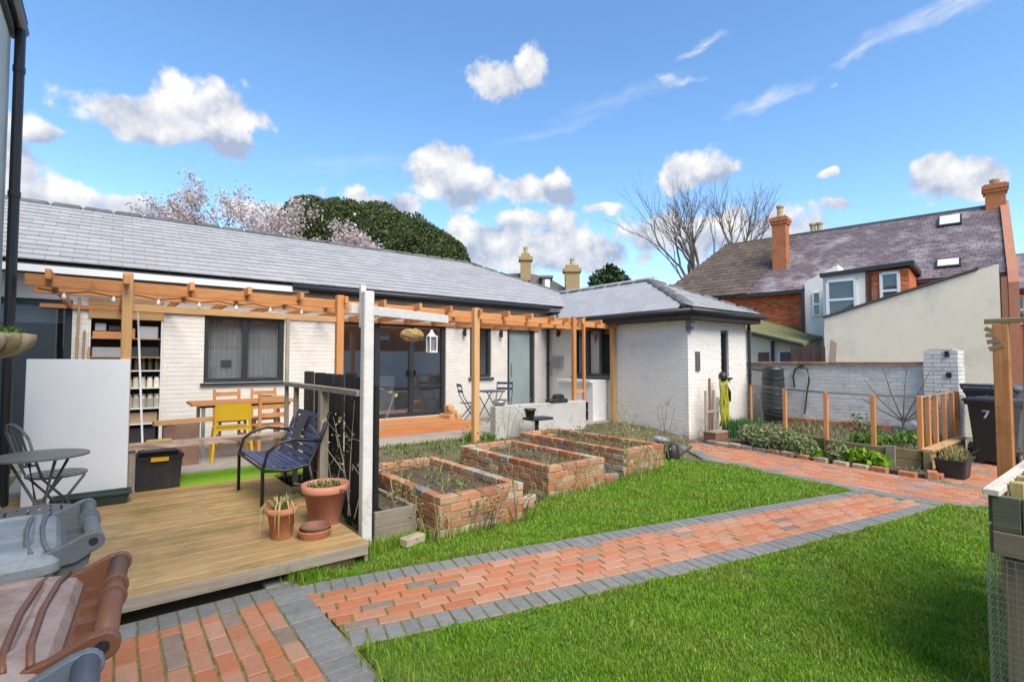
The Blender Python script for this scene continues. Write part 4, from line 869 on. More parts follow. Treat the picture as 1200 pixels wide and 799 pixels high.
wp = thing('white_post', 'white painted post with a white cross beam at the deck corner', 'post', (1.78, 4.36, 0))
PEEL = mk('peeling_white', (.72, .70, .67), (.60, .585, .555), .7, 7, .5, 30, c3=(.40, .34, .27), c3t=.67, c3s=5)
MB().bb(1.735, 1.825, 4.315, 4.405, -.05, 2.22, .008).build('upright', PEEL, wp); MB().bb(1.74, 1.79, 4.42, 4.46, 1.9, 2.28, .004).build('batten', PEEL, wp)
MB().beam((1.66, 4.46, 2.07), (2.97, 4.99, 2.07), .045, .085, .005).build('cross_beam', PEEL, wp)
bal = thing('balustrade', 'grey timber balustrade running back from the white post', 'balustrade', (1.75, 5.6, .15))
MB().beam((1.75, 4.42, 1.315), (1.75, 6.88, 1.315), .08, .05, .004).build('rail', greyw('y'), bal)
for y, w, z in ((6.43, .05, 1.29), (5.43, .085, 1.29)): MB().bb(1.75-w/2, 1.75+w/2, y-w/2, y+w/2, .15, z).build('baluster', greyw('z'), bal)
MB().bb(1.73, 1.77, 6.84, 6.88, .15, 2.15).build('pole', greyw('z'), bal)
scn = thing('paling_screen', 'screen of broad black painted upright boards beside the bench', 'screen', (1.95, 5.7, 0))
BLKW = mk('black_paint_wood', (.012, .012, .013), (.022, .022, .022), .55, 8, .4, 30, amp=.3, stretch=(10, 10, 1), c3=(.05, .05, .045), c3t=.66)
P = Pieces(scn, 'board')
for y0, y1, z in ((6.47, 6.78, 1.48), (5.96, 6.31, 1.46), (5.64, 5.91, 1.47), (5.38, 5.58, 1.45), (5.06, 5.32, 1.47), (4.80, 5.02, 1.44), (4.52, 4.76, 1.38)): P.add((1.94+random.uniform(-.015, .015), (y0+y1)/2+random.uniform(-.01, .01), z/2), (.05, (y1-y0)*.87, z+random.uniform(-.05, .03)), BLKW, None, .01)
P.done()
# string lights and hanging lamps
sl_ = thing('string_lights', 'cable of small white bulbs slung under the left pergola rafters', 'string lights', (.4, 6.95, 2.4))
cab = [(-.6+i*.2, tb(-.6+i*.2)-.0, 2.325-.035*abs(math.sin(i*1.57))) for i in range(14)]; MB().tube(cab, .006, 4).build('cable', BLACKM, sl_)
for i in range(1, 14, 2): c = cab[i]; MB().lathe((c[0], c[1], c[2]-.085), [(.010, .02), (.020, .035), (.021, .055), (.012, .072), (.011, .085)], 8).build('bulb', mk('bulb_glass', (.75, .73, .68), None, .2), sl_, True)
wk = thing('wicker_lamp', 'round wicker basket lamp hanging from the pergola by the patio doors', 'lamp', (3.73, 7.35, 2.05))
b = MB()
for i in range(9):
    z = 1.92+i*.022; r = .17*math.sin(math.pi*(i+1.6)/11.5)+.01; b.tube([(3.73+r*math.cos(a), 7.35+r*math.sin(a), z+.008*math.sin(a*5+i)) for a in np.linspace(0, 6.283, 19)], .011, 4)
for k in range(14):
    a = 6.283*k/14; b.tube([(3.73+(.17*math.sin(math.pi*(i+1.6)/11.5)+.012)*math.cos(a+i*.12), 7.35+(.17*math.sin(math.pi*(i+1.6)/11.5)+.012)*math.sin(a+i*.12), 1.92+i*.022) for i in range(9)], .008, 4)
b.build('wicker_shade', mk('wicker', (.42, .28, .10), (.55, .38, .17), .7, 20), wk); MB().tube([(3.73, 7.35, 2.1), (3.73, 7.36, 2.36)], .004, 4).build('cord', BLACKM, wk)
ln = thing('lantern', 'white metal lantern hanging right of the wicker lamp', 'lantern', (4.1, 7.3, 1.75))
b = MB()
for dx, dy in ((-.06, -.06), (.06, -.06), (.06, .06), (-.06, .06)): b.bb(4.1+dx-.008, 4.1+dx+.008, 7.37+dy-.008, 7.37+dy+.008, 1.76, 2.0)
b.bb(4.03, 4.17, 7.30, 7.44, 1.74, 1.765); b.bb(4.03, 4.17, 7.30, 7.44, 1.99, 2.01); b.lathe((4.1, 7.37, 2.01), [(.085, 0), (.03, .06), (.015, .1)], 4); b.build('frame', WHITEM, ln)
MB().bb(4.055, 4.145, 7.325, 7.415, 1.77, 1.985).build('pane', glass('lantern_glass', (.8, .8, .8), .6, (.4, .4, .4)), ln); MB().tube([(4.1, 7.37, 2.1), (4.1, 7.37, 2.36)], .004, 4).build('cord', BLACKM, ln)
# ------------------------------------------------------------------ alcove shelves and what stands there
SHW = mk('shelf_wood', (.34, .20, .10), (.46, .29, .16), .75, 4, .2, 30, stretch=(1, 8, 8)); DARKBACK = mk('alcove_back', (.10, .07, .05), (.16, .11, .08), .9, 3)
sh = thing('shelving', 'open wooden shelving set into the wall beside the left glazed door', 'shelving', (.2, T, .22))
MB().bb(-.29, .66, T+.36, T+.38, .22, 2.58).build('back_panel', DARKBACK, sh); b = MB(); b.bb(-.288, -.268, T-.02, T+.36, .22, 2.58); b.build('side_panel', WHITEM, sh); MB().bb(.638, .658, T-.02, T+.36, .22, 2.58).build('side_panel', WHITEM, sh); MB().bb(.16, .18, T-.02, T+.36, .22, 2.27).build('divider', SHW, sh)
for z in (.59, .84, 1.17, 1.45, 1.67, 1.97): MB().bb(-.268, .638, T-.03, T+.36, z-.018, z).build('shelf', WHITEM if z in (1.17, 1.45, .84, .59) else SHW, sh)
for i in range(3): MB().bb(-.30, .665, T-.04, T-.012, 2.27+i*.104, 2.27+i*.104+.098, .003).build('header_board', wood('header', (.48, .28, .11), (.58, .37, .17), 'x', .75, .2), sh)
GJ = mk('jar_glass', (.50, .45, .36), (.66, .62, .54), .25, 6, amp=.35, spec=.6); GJD = mk('dark_bottle', (.03, .025, .02), (.07, .045, .03), .2, 5, amp=.4, spec=.6); BXS = [mk('box_a', (.50, .20, .07), (.58, .28, .12), .8), mk('box_b', (.03, .03, .035), (.05, .05, .05), .6), mk('box_c', (.40, .28, .17), (.47, .35, .22), .85), mk('box_d', (.35, .36, .38), None, .6)]
def jar_mesh(r, h, nm): 
    b = MB(); b.lathe((0, 0, 0), [(r*.9, 0), (r, .015), (r, h*.72), (r*.75, h*.82), (r*.78, h*.84), (r*.78, h), (r*.6, h)], 10); return b.mesh(nm)
jm = jar_mesh(.042, .17, 'jar'); jm.materials.append(GJ); jb = jar_mesh(.05, .22, 'jar'); jb.materials.append(GJ); jd = jar_mesh(.035, .19, 'bottle'); jd.materials.append(GJD)
ORD = ('leftmost', 'second from the left', 'middle', 'second from the right', 'rightmost')
def put(me, x, z, nm, lab, grp, y=.06):
    o = D.objects.new(nm, me); COL.objects.link(o); o.location = (x, T+y+random.uniform(0, .05), z); tag(o, lab, nm, grp)
for i, x in enumerate(np.arange(.225, .63, .093)):
    put(jm, x, 1.17, 'jar', 'small pale jar on the upper white shelf, '+ORD[i]+' in its row', 'pale jars on the upper white shelf'); put(jb, x+.01, .84, 'jar', 'large pale jar on the lower white shelf, '+ORD[i]+' in its row', 'large pale jars on the lower white shelf'); put(jd, x, 1.45, 'bottle', 'dark bottle on the shelf above the jars, '+ORD[i]+' in its row', 'dark bottles on the shelf above the jars')
for i, x in enumerate(np.arange(.225, .63, .1)): put(jd, x+.02, 1.17, 'bottle', 'dark bottle behind the small pale jars, '+ORD[i]+' of five', 'dark bottles behind the small jars', .2)
for x0, x1, z, h, m, lab in ((.20, .62, 1.67, .16, 1, 'wide black box on the shelf above the dark bottles'), (.33, .60, 1.97, .2, 3, 'grey tool case on the top shelf right of the post'), (.22, .29, 1.97, .16, 0, 'narrow orange box at the left of the top shelf'), (.22, .62, .59, .17, 2, 'cardboard box on the lowest white shelf'), (.2, .6, .22, .3, 1, 'black storage box on the floor of the alcove'),
                             (-.25, .13, 1.97, .10, 0, 'orange wooden tray on the shelf left of the post'), (-.22, -.08, 2.08, .12, 3, 'small grey box stacked on the orange tray'), (-.25, .12, 1.67, .15, 3, 'grey box behind the top of the white panel'), (-.05, .1, 2.085, .08, 1, 'black case on the right of the orange tray')):
    tag(MB().bb(x0, x1, T+.05, T+.3, z+.002, z+h, .01).build('box', BXS[m]), lab, 'box')
for i, (x, lean, h) in enumerate(((-.44, .03, 2.35), (-.40, -.03, 1.75), (-.36, .02, 1.85), (-.33, .05, 1.6))):
    b = MB(); b.tube([(x, T-.22, .22), (x+lean*.4, T-.13, .22+h*.5), (x+lean, T-.04, .22+h)], [.022, .019, .015], 6)
    tag(b.build('pole', wood('stick', (.34, .22, .13), (.48, .34, .2), 'z', .85)), ['tallest thin pole leaning by the glazed door', 'short pole leaning second from the glazed door', 'third pole leaning between door and shelves', 'shortest pole leaning next to the shelves'][i], 'pole', 'poles leaning on the wall')
# ------------------------------------------------------------------ things on the deck
wb = MB().box((-.25, 6.88, .885), (.82, .035, 1.47), Matrix.Rotation(R(-3), 3, 'X'), .004).build('plasterboard', mk('white_board', (.74, .74, .75), (.69, .69, .70), .5, 1.3, .08, 9, spec=.35, c3=(.62, .61, .60), c3t=.66, c3s=2.5)); tag(wb, 'large plain white panel leaning behind the bistro table', 'panel')
tag(MB().beam((.22, 7.22, 2.22), (.32, 7.10, .16), .02, .02).build('white_pole', WHITEM), 'thin white pole leaning beside the left pergola post', 'pole')
GRNP = mk('green_trough', (.025, .045, .035), (.04, .06, .05), .45, 6)
tr = thing('trough', 'dark green plastic trough at the foot of the white panel', 'planter', (-.15, 6.75, .15))
b = MB(); b.loft([[(x*sx-.12, 6.68+y*sy, z) for x, y in ((-1, -1), (1, -1), (1, 1), (-1, 1))] for sx, sy, z in ((.27, .08, .152), (.30, .10, .25), (.315, .115, .252), (.315, .115, .275), (.29, .09, .275), (.27, .075, .20))]); b.build('tub', GRNP, tr)
ct = thing('storage_crate', 'black plastic storage crate with yellow handles under the plank', 'storage box', (.45, 7.2, .15))
b = MB(); b.loft([[(.45+x*sx, 7.23+y*sy, z) for x, y in ((-1, -1), (1, -1), (1, 1), (-1, 1))] for sx, sy, z in ((.20, .15, .152), (.225, .17, .50))]); b.build('body', BLACKP, ct)
b = MB(); b.bb(.21, .69, 7.04, 7.42, .50, .54, .012); b.bb(.26, .64, 7.09, 7.37, .54, .57, .012); b.build('lid', BLACKP, ct)
MB().bb(.37, .54, 7.015, 7.045, .475, .52, .006).build('handle', mk('yellow_plastic', (.78, .42, .02), None, .45), ct)
for x in (.30, .40, .50, .60): MB().box((x, 7.075, .32), (.02, .02, .30), Matrix.Rotation(R(3.2), 3, 'X')).build('rib', BLACKP, ct)
pk = thing('plank_bench', 'rough grey plank bench running right from the left pergola post', 'bench', (1, 7.02, .15))
b = MB(); n = 12
rg = [[(.02+i*.168, 6.92+random.uniform(-.012, .012), .635+random.uniform(-.006, .006)), (.02+i*.168, 7.14+random.uniform(-.01, .01), .635), (.02+i*.168, 7.14, .688), (.02+i*.168, 6.915+random.uniform(-.012, .012), .688+random.uniform(-.004, .004))] for i in range(n)]; b.loft(rg); b.build('plank', wood('rough_plank', (.33, .23, .17), (.47, .36, .28), 'x', .9, .1, c3=(.12, .08, .06), c3t=.62), pk)
for x in (.2, 1.78): MB().bb(x-.03, x+.03, 6.96, 7.1, .15, .635).build('leg', greyw('z'), pk)
b = MB(); b.bb(.32, .56, 6.97, 7.03, .69, .725, .008); o = b.build('brush', mk('brush_wood', (.45, .30, .12), None, .7)); tag(o, 'small wooden brush lying on the left of the plank bench', 'brush')
tag(MB().beam((.44, 8.05, .80), (1.16, 8.22, .80), .10, .06, .004).build('timber', tan('x')), 'pale sawn timber resting on trestles behind the plank bench', 'timber')
tag(MB().bb(.55, .95, 8.05, 8.3, .22, .767, .01).build('crate', mk('old_crate', (.20, .11, .08), (.28, .17, .12), .85, 5)), 'brown wooden crate standing under the pale sawn timber', 'crate')
# chairs
ORW = wood('orange_chair', (.55, .24, .08), (.66, .33, .13), 'z', .5, 0); YEL = mk('yellow_paint', (.72, .44, .02), (.66, .39, .02), .35, 5, spec=.5)
def part(b, nm, m, p, **k): return b.build(nm, m, p, **k)
def wooden_chair(lab):
    t = thing('wooden_chair', lab, 'chair', (0, 0, 0), 'chairs around the dining table')
    part(MB().bb(-.20, .20, -.18, .22, .425, .45, .008), 'seat', ORW, t)
    for x in (-.18, .18):
        part(MB().bb(x-.02, x+.02, .17, .21, 0, .425), 'leg', ORW, t); part(MB().beam((x, -.17, 0), (x, -.24, .92), .04, .04), 'leg', ORW, t); part(MB().bb(x-.012, x+.012, -.15, .17, .18, .215), 'stretcher', ORW, t)
    for z in (.60, .72, .84): part(MB().bb(-.16, .16, -.245+(.84-z)*.12, -.222+(.84-z)*.12, z-.03, z+.035), 'back_slat', ORW, t)
    return t
def yellow_chair(lab):
    t = thing('yellow_chair', lab, 'chair', (0, 0, 0), 'yellow chairs at the dining table')
    part(MB().loft([[(-.21, -.2, .42), (.21, -.2, .42), (.21, -.2, .45), (-.21, -.2, .45)], [(-.22, 0, .41), (.22, 0, .41), (.22, 0, .44), (-.22, 0, .44)], [(-.21, .2, .43), (.21, .2, .43), (.21, .2, .46), (-.21, .2, .46)]]), 'seat', YEL, t)
    for x in (-1, 1):
        part(MB().tube([(x*.24, .21, 0), (x*.20, .17, .43)], [.016, .02], 8), 'leg', YEL, t); part(MB().tube([(x*.25, -.27, 0), (x*.215, -.2, .43), (x*.205, -.24, .78)], [.016, .022, .018], 8), 'leg', YEL, t)
    n = 8; v = []; 
    for i in range(n+1):
        u = -1+2*i/n; v += [(u*.205, -.235-.035*(1-u*u), .56), (u*.205, -.255-.035*(1-u*u), .79), (u*.205, -.237-.035*(1-u*u), .79), (u*.205, -.217-.035*(1-u*u), .56)]
    f = []
    for i in range(n):
        for k in range(4): f.append((4*i+k, 4*i+4+k, 4*i+4+(k+1) % 4, 4*i+(k+1) % 4))
    part(MB().add(v, f), 'backrest', YEL, t); return t
c0 = wooden_chair('orange wooden chair in front of the table right of the yellow chair'); local(c0, (1.86, 8.22, .22), .02)
copy_tree(c0, (1.52, 9.32, .22), math.pi+.05, 'orange wooden chair behind the table, left of its pair'); copy_tree(c0, (2.05, 9.34, .22), math.pi-.08, 'orange wooden chair behind the table, right of its pair')
y0_ = yellow_chair('yellow chair in front of the dining table with a solid back'); local(y0_, (1.36, 8.24, .22), -.05); copy_tree(y0_, (2.62, 8.75, .22), 1.5, 'yellow chair at the right end of the dining table behind the balustrade')
tb_ = thing('dining_table', 'orange timber dining table with grey metal legs under the window', 'table', (1.6, 8.75, .22))
for i in range(5): MB().bb(.90, 2.30, 8.42+i*.142, 8.42+i*.142+.138, .965, 1.0, .004).build('top_board', pine('x'), tb_)
for x in (1.05, 2.18):
    for y in (8.5, 9.05): MB().bb(x-.022, x+.022, y-.022, y+.022, .22, .93).build('leg', GALV, tb_)
MB().bb(1.0, 2.22, 8.48, 9.08, .93, .962).build('frame', BLACKM, tb_)
tag(MB().lathe((1.95, 8.9, 1.0), [(.07, 0), (.11, .04), (.115, .05), (.10, .045), (.06, .012)], 14).build('bowl', BLACKP, None, True), 'small dark bowl on the dining table', 'bowl')
# slatted metal bench chair
BLUE = mk('navy_slat', (.045, .06, .135), (.075, .095, .19), .45, 5, .1, 30, amp=.25)
bc = thing('slatted_bench', 'navy blue slatted garden bench with curved black metal arms', 'bench', (1.35, 5.92, .15))
P = Pieces(bc, 'seat_slat')
for i in range(7): P.add((1.20+i*.066, 5.92, .585-.012*math.sin(i*.55)-.006*i), (.055, 1.10, .018), BLUE, Matrix.Rotation(R(4), 3, 'Y'), .004)
P.done(); P = Pieces(bc, 'back_slat')
for i in range(7): P.add((1.615+.026*i, 5.92, .60+i*.068), (.017, 1.12, .056), BLUE, Matrix.Rotation(R(20), 3, 'Y'), .003)
P.done(); MB().box((1.665, 5.98, .86), (.012, .26, .30), Matrix.Rotation(R(20), 3, 'Y'), .01).build('back_pad', mk('slate_pad', (.06, .065, .08), (.08, .085, .10), .7, 8), bc)
for y in (5.35, 6.49):
    b = MB(); b.tube([(1.16, y, .15), (1.16, y, .56), (1.20, y, .72), (1.30, y, .80), (1.45, y, .83), (1.62, y, .80), (1.70, y, .79)], .017, 8); b.build('arm', BLACKM, bc, True)
    MB().tube([(1.16, y, .55), (1.40, y, .53), (1.59, y, .56), (1.70, y, .80), (1.79, y, 1.07)], .016, 8).build('side_frame', BLACKM, bc, True)
    MB().tube([(1.59, y, .56), (1.68, y, .15)], .016, 8).build('leg', BLACKM, bc, True)
for x, z in ((1.16, .56), (1.58, .54)): MB().tube([(x, 5.35, z), (x, 6.49, z)], .013, 6).build('cross_bar', BLACKM, bc)
# pots
def pot(name, lab, x, y, z, r, h, m=TERRA, rim=True):
    t = thing(name, lab, 'plant pot', (x, y, z)); b = MB()
    pr_ = [(r*.62, 0), (r*.64, .005), (r*.88, h*.80), (r*.98, h*.80), (r, h*.83), (r*1.0, h), (r*.90, h), (r*.84, h*.86), (r*.80, h*.84)] if rim else [(r*.75, 0), (r, h), (r*.92, h), (r*.88, h*.86)]
    b.lathe((x, y, z+.002), pr_, 28); b.build('pot', m, t, True); MB().lathe((x, y, z+h*.83), [(r*.85, 0), (r*.5, .012), (.01, .015)], 16).build('compost', SOIL, t, True); return t
LEAF = mk('fresh_leaf', (.09, .20, .02), (.16, .30, .035), .5, 2, amp=.35, trans=.25, hue=.02); OLIVE = mk('olive_leaf', (.13, .17, .045), (.22, .24, .08), .6, 2, amp=.4, trans=.2, hue=.03); DRY = mk('dry_stem', (.30, .22, .10), (.42, .33, .17), .85, 6, amp=.3); BRIGHT = mk('bright_leaf', (.16, .34, .015), (.27, .45, .04), .45, 2, amp=.3, trans=.3); GREY = mk('lavender_leaf', (.20, .25, .10), (.31, .35, .17), .75, 2, amp=.4, trans=.15); STRAW = mk('straw_leaf', (.42, .34, .13), (.50, .45, .2), .7, 4, amp=.3, trans=.2); DKST = mk('bare_stem', (.12, .08, .05), (.20, .14, .09), .9, 6, amp=.3); YGRN = mk('yellow_green_leaf', (.28, .34, .04), (.38, .42, .08), .55, 2, amp=.3, trans=.25)
def bl(name, n, c, sr, h, w, m, parent, lean=.8, z=None):
    a = RNG.uniform(0, 6.283, n); q = np.sqrt(RNG.random(n)); x = c[0]+np.cos(a)*q*sr[0]; y = c[1]+np.sin(a)*q*sr[1]
    return link(name, blades(name, x, y, np.full(n, c[2]), RNG.uniform(*h, n), np.full(n, w)*RNG.uniform(.7, 1.3, n), lean), m, parent)
bp = pot('terracotta_pot', 'large salmon terracotta pot with low greenery at the deck corner', 1.55, 4.72, .15, .205, .35, mk('salmon_pot', (.50, .20, .12), (.58, .26, .17), .6, 7, .15, 50)); bl('leaves', 260, (1.55, 4.72, .43), (.14, .14), (.04, .11), .02, OLIVE, bp, .9)
spt = pot('terracotta_pot', 'small terracotta pot with a pale trailing spider plant', 1.14, 4.55, .15, .125, .25); bl('leaves', 70, (1.14, 4.55, .37), (.05, .05), (.05, .13), .012, STRAW, spt, 1.6); 
n = 60; a = RNG.uniform(0, 6.283, n); b = MB()
for k in range(12):
    a = random.uniform(0, 6.28); r1 = random.uniform(.10, .15); dz = random.uniform(.05, .25); b.tube([(1.14+.05*math.cos(a), 4.55+.05*math.sin(a), .37), (1.14+r1*.8*math.cos(a), 4.55+r1*.8*math.sin(a), .46), (1.14+r1*1.1*math.cos(a), 4.55+r1*1.1*math.sin(a), .40), (1.14+r1*1.12*math.cos(a), 4.55+r1*1.12*math.sin(a), .40-dz)], [.005, .007, .006, .002], 3)
b.build('runners', STRAW, spt)
for i, (x, y, z, r) in enumerate(((1.36, 4.40, .15, .14), (1.37, 4.41, .172, .122))):
    tag(MB().lathe((x, y, z+.001), [(r*.8, 0), (r, .06), (r, .068), (r*.93, .068), (r*.75, .012)], 24).build('saucer', TERRA if i == 0 else mk('dark_saucer', (.20, .10, .07), (.28, .14, .09), .7), None, False), ['wide terracotta saucer on the deck in front of the large pot', 'darker brown saucer stacked in the wide terracotta saucer'][i], 'saucer')
tag(MB().tube([(1.38, 5.1, .45), (1.66, 4.42, .47)], .01, 5).build('cane', DKST), 'cane laid across the large terracotta pot', 'cane')
# bistro table and chairs
GREYM = mk('grey_metal', (.13, .135, .13), (.17, .17, .165), .45, 8, .1, 60, spec=.5)
bt_ = thing('bistro_table', 'round grey metal bistro table in front of the white panel', 'table', (-.42, 5.52, .15))
MB().lathe((-.42, 5.5, .845), [(.28, .0), (.30, .003), (.30, .016), (.29, .02), (.01, .021)], 32).build('table_top', GREYM, bt_)
for k in range(4):
    a = .5+k*1.571; MB().tube([(-.42+.2*math.cos(a), 5.5+.2*math.sin(a), .845), (-.42+.03*math.cos(a+.4), 5.5+.03*math.sin(a+.4), .48), (-.42+.21*math.cos(a+.9), 5.5+.21*math.sin(a+.9), .155)], .011, 6).build('leg', GREYM, bt_, True)
MB().lathe((-.42, 5.5, .47), [(.04, 0), (.04, .04)], 8).build('collar', GREYM, bt_)
def bistro_chair(lab):
    t = thing('bistro_chair', lab, 'chair', (0, 0, 0), 'grey bistro chairs at the round table')
    n = 20; part(MB().tube([(.205*math.cos(6.283*k/n), .205*math.sin(6.283*k/n), .45) for k in range(n+1)], .011, 6), 'seat_rim', GREYM, t)
    for k in range(7):
        y = -.165+k*.055; h = math.sqrt(.2**2-y*y); part(MB().bb(-h, h, y-.021, y+.021, .452, .458), 'seat_slat', GREYM, t)
    for s in (-1, 1):
        part(MB().tube([(s*.19, .15, 0), (s*.18, 0, .25), (s*.17, -.16, .45), (s*.19, -.22, .62), (s*.20, -.27, .80)], .011, 6), 'frame_side', GREYM, t, smooth=True); part(MB().tube([(s*.165, -.20, 0), (s*.165, 0, .25), (s*.165, .14, .44)], .011, 6), 'leg', GREYM, t)
    part(MB().tube([(.20*math.cos(a), -.27-.05*math.sin(a), .80+.12*math.sin(a)) for a in np.linspace(0, math.pi, 11)], .011, 6), 'back_arch', GREYM, t)
    part(MB().tube([(-.19, -.215, .58), (0, -.225, .55), (.19, -.215, .58)], .011, 6), 'back_rail', GREYM, t)
    for x in (-.12, -.04, .04, .12): part(MB().add([(x-.022, -.225, .56), (x+.022, -.225, .56), (x*1.25+.024, -.31, .905-abs(x)*.45), (x*1.25-.024, -.31, .905-abs(x)*.45), (x-.022, -.219, .56), (x+.022, -.219, .56), (x*1.25+.024, -.304, .905-abs(x)*.45), (x*1.25-.024, -.304, .905-abs(x)*.45)], _BOXF), 'back_slat', GREYM, t)
    return t
b0 = bistro_chair('grey bistro chair with an arched slatted back behind the round table'); local(b0, (-.36, 6.12, .15), -1.15)
copy_tree(b0, (-.38, 4.62, .15), -1.5, 'grey bistro chair in front of the round table nearest the bins')
# hanging basket on the wall of the tall house
hbk = thing('hanging_basket', 'half round wicker wall basket with green seedlings', 'hanging basket', (-.72, 5.9, 1.75)); WKR = mk('pale_wicker', (.42, .33, .19), (.55, .46, .30), .85, 12, .6, 60)
b = MB(); rg = []
for i in range(7):
    u = i/6; r = .31*math.sqrt(max(.03, 1-u*u*.97)); z = 1.82-u*.20; rg.append([(-.855+r*math.sin(a)*1.0, 5.85+r*1.05*math.cos(a), z) for a in np.linspace(0, math.pi, 13)])
b.loft(rg); b.build('basket', WKR, hbk, True)
for k in range(9):
    a = .18+k*.345; MB().tube([(-.855+(.31*math.sqrt(max(.03, 1-u*u*.97))+.012)*math.sin(a), 5.85+(.32*math.sqrt(max(.03, 1-u*u*.97))+.012)*math.cos(a), 1.825-u*.2) for u in np.linspace(0, .95, 6)], [.034, .042, .044, .040, .032, .022], 6).build('stave', WKR if k % 2 else mk('brown_wicker', (.30, .21, .10), (.42, .32, .18), .85, 12, .6, 60), hbk, True)
x = -.85+RNG.random(240)*.25; y = 5.85+RNG.uniform(-.2, .2, 240); link('leaves', blades('leaves', x, y, np.full(240, 1.81), RNG.uniform(.03, .09, 240), np.full(240, .02), 1.), LEAF, hbk)
# ------------------------------------------------------------------ wheelie bins
def rr(cx, cy, hx, hy, r, z, n=5):
    o = []
    for sx, sy, a0 in ((1, 1, 0), (-1, 1, 90), (-1, -1, 180), (1, -1, 270)):
        for k in range(n+1): a = R(a0+90*k/n); o.append((cx+sx*(hx-r)+r*math.cos(a), cy+sy*(hy-r)+r*math.sin(a), z))
    return o
def wheelie_bin(lab, m, m2, grp, number=None):
    t = thing('wheelie_bin', lab, 'wheelie bin', (0, 0, 0), grp)
    b = MB(); b.loft([rr(-.02, 0, .20, .19, .05, .05), rr(-.02, 0, .25, .225, .05, .60), rr(-.01, 0, .285, .25, .05, .93), rr(-.01, 0, .325, .275, .05, .935), rr(-.01, 0, .33, .28, .05, .995), rr(-.01, 0, .29, .25, .04, .995), rr(-.01, 0, .27, .23, .04, .9)]); part(b, 'body', m, t)
    b = MB(); b.add([(.25, -.245, .86), (.40, -.24, .985), (.40, .24, .985), (.25, .245, .86), (.25, -.245, 1.0), (.405, -.24, 1.012), (.405, .24, 1.012), (.25, .245, 1.0)], _BOXF); part(b, 'rear_shelf', m, t)
    b = MB(); rg = [rr(-.02, 0, .350, .285, .05, .985), rr(-.02, 0, .358, .290, .05, .992), rr(-.02, 0, .358, .290, .05, 1.018), rr(-.02, 0, .345, .275, .05, 1.038), rr(-.02, 0, .31, .235, .05, 1.056), rr(-.02, 0, .295, .215, .05, 1.058), rr(-.02, 0, .285, .205, .05, 1.050), rr(-.04, 0, .16, .12, .04, 1.064), rr(-.04, 0, .02, .02, .01, 1.071)]; b.loft(rg); lo = part(b, 'lid', m2, t, smooth=True); lo.data.set_sharp_from_angle(angle=R(14))
    for y in (-.245, .245):
        b = MB(); pr = [(.25, .985), (.25, 1.034), (.33, 1.052), (.39, 1.079)]+[(.410+.029*math.cos(q), 1.055+.029*math.sin(q)) for q in np.linspace(1.4, -1.3, 7)]+[(.37, 1.0)]; n_ = len(pr)
        b.add([(x, y-.011, z) for x, z in pr]+[(x, y+.011, z) for x, z in pr], [tuple(range(n_)), tuple(range(2*n_-1, n_-1, -1))]+[(i, i+n_, (i+1) % n_+n_, (i+1) % n_) for i in range(n_)]); lg = part(b, 'hinge_lug', m, t); bv = lg.modifiers.new('soft', 'BEVEL'); bv.width = .004; bv.segments = 2
        b = MB(); b.tube([(.410, y-.0125, 1.055), (.410, y+.0125, 1.055)], .012, 12); part(b, 'pivot', BLACKP, lg)
    b = MB(); b.tube([(.412, -.25, 1.060), (.412, .25, 1.060)], .021, 18); h = part(b, 'handle', m, t, smooth=True)
    for y in (-.02, .05): b = MB(); b.tube([(.412, y-.006, 1.060), (.412, y+.006, 1.060)], .0275, 18); part(b, 'ring', m, h)
    for y in (-.15, -.05, .05, .15): b = MB(); b.box((.376, y, 1.018), (.052, .007, .022)); part(b, 'web', m, t)
    for x in (.255, .292): b = MB(); b.tube([(x+.016, -.25, 1.049), (x+.004, -.17, 1.056), (x-.002, 0, 1.0585), (x+.004, .17, 1.056), (x+.016, .25, 1.049)], .0065, 8); part(b, 'lid_ridge', m, t, smooth=True)
    b = MB(); b.tube([(-.18, -.25, 1.048), (-.195, -.17, 1.056), (-.20, 0, 1.060), (-.195, .17, 1.056), (-.18, .25, 1.048)], .009, 8); part(b, 'lid_ridge', m, t, smooth=True)
    for y in (-.20, .20):
        b = MB(); b.tube([(.24, y-.025, .10), (.24, y+.025, .10)], .10, 18); w = part(b, 'wheel', BLACKP, t); b = MB(); b.tube([(.24, y-.03, .10), (.24, y+.03, .10)], .045, 12); part(b, 'hub', GALV, w)
    b = MB(); b.tube([(.24, -.23, .10), (.24, .23, .10)], .012, 8); part(b, 'axle', GALV, t)
    return t
BRB = mk('brown_bin', (.155, .064, .034), (.215, .095, .052), .42, 5, .15, 80, spec=.5, c3=(.26, .125, .075), c3t=.66, c3s=14); BRL = mk('brown_bin_lid', (.33, .225, .19), (.26, .16, .12), .55, 26, .08, 90, spec=.4, c3=(.40, .31, .27), c3t=.50, c3s=9)
GRB = mk('grey_bin', (.10, .115, .125), (.15, .165, .18), .42, 5, .15, 80, spec=.5); GRL = mk('grey_bin_lid', (.27, .30, .315), (.19, .215, .23), .55, 26, .08, 90, spec=.4, c3=(.33, .355, .365), c3t=.52, c3s=9)
BLB = mk('blue_grey_bin', (.12, .15, .18), (.17, .20, .235), .42, 5, .15, 80, spec=.5); BKB = mk('black_bin', (.022, .023, .028), (.033, .034, .04), .4, 5, .1, 80, spec=.5)
local(wheelie_bin('brown wheelie bin in the front row by the tall house', BRB, BRL, 'bins in a row against the tall house'), (-.395, 1.55, 0), -.06)
local(wheelie_bin('weathered grey wheelie bin beyond the brown bin', GRB, GRL, 'bins in a row against the tall house'), (-.455, 2.255, 0), .06)
local(wheelie_bin('blue grey wheelie bin nearest the camera, cut by the frame', BLB, BLB, 'bins in a row against the tall house'), (-.435, .965, 0), .0)
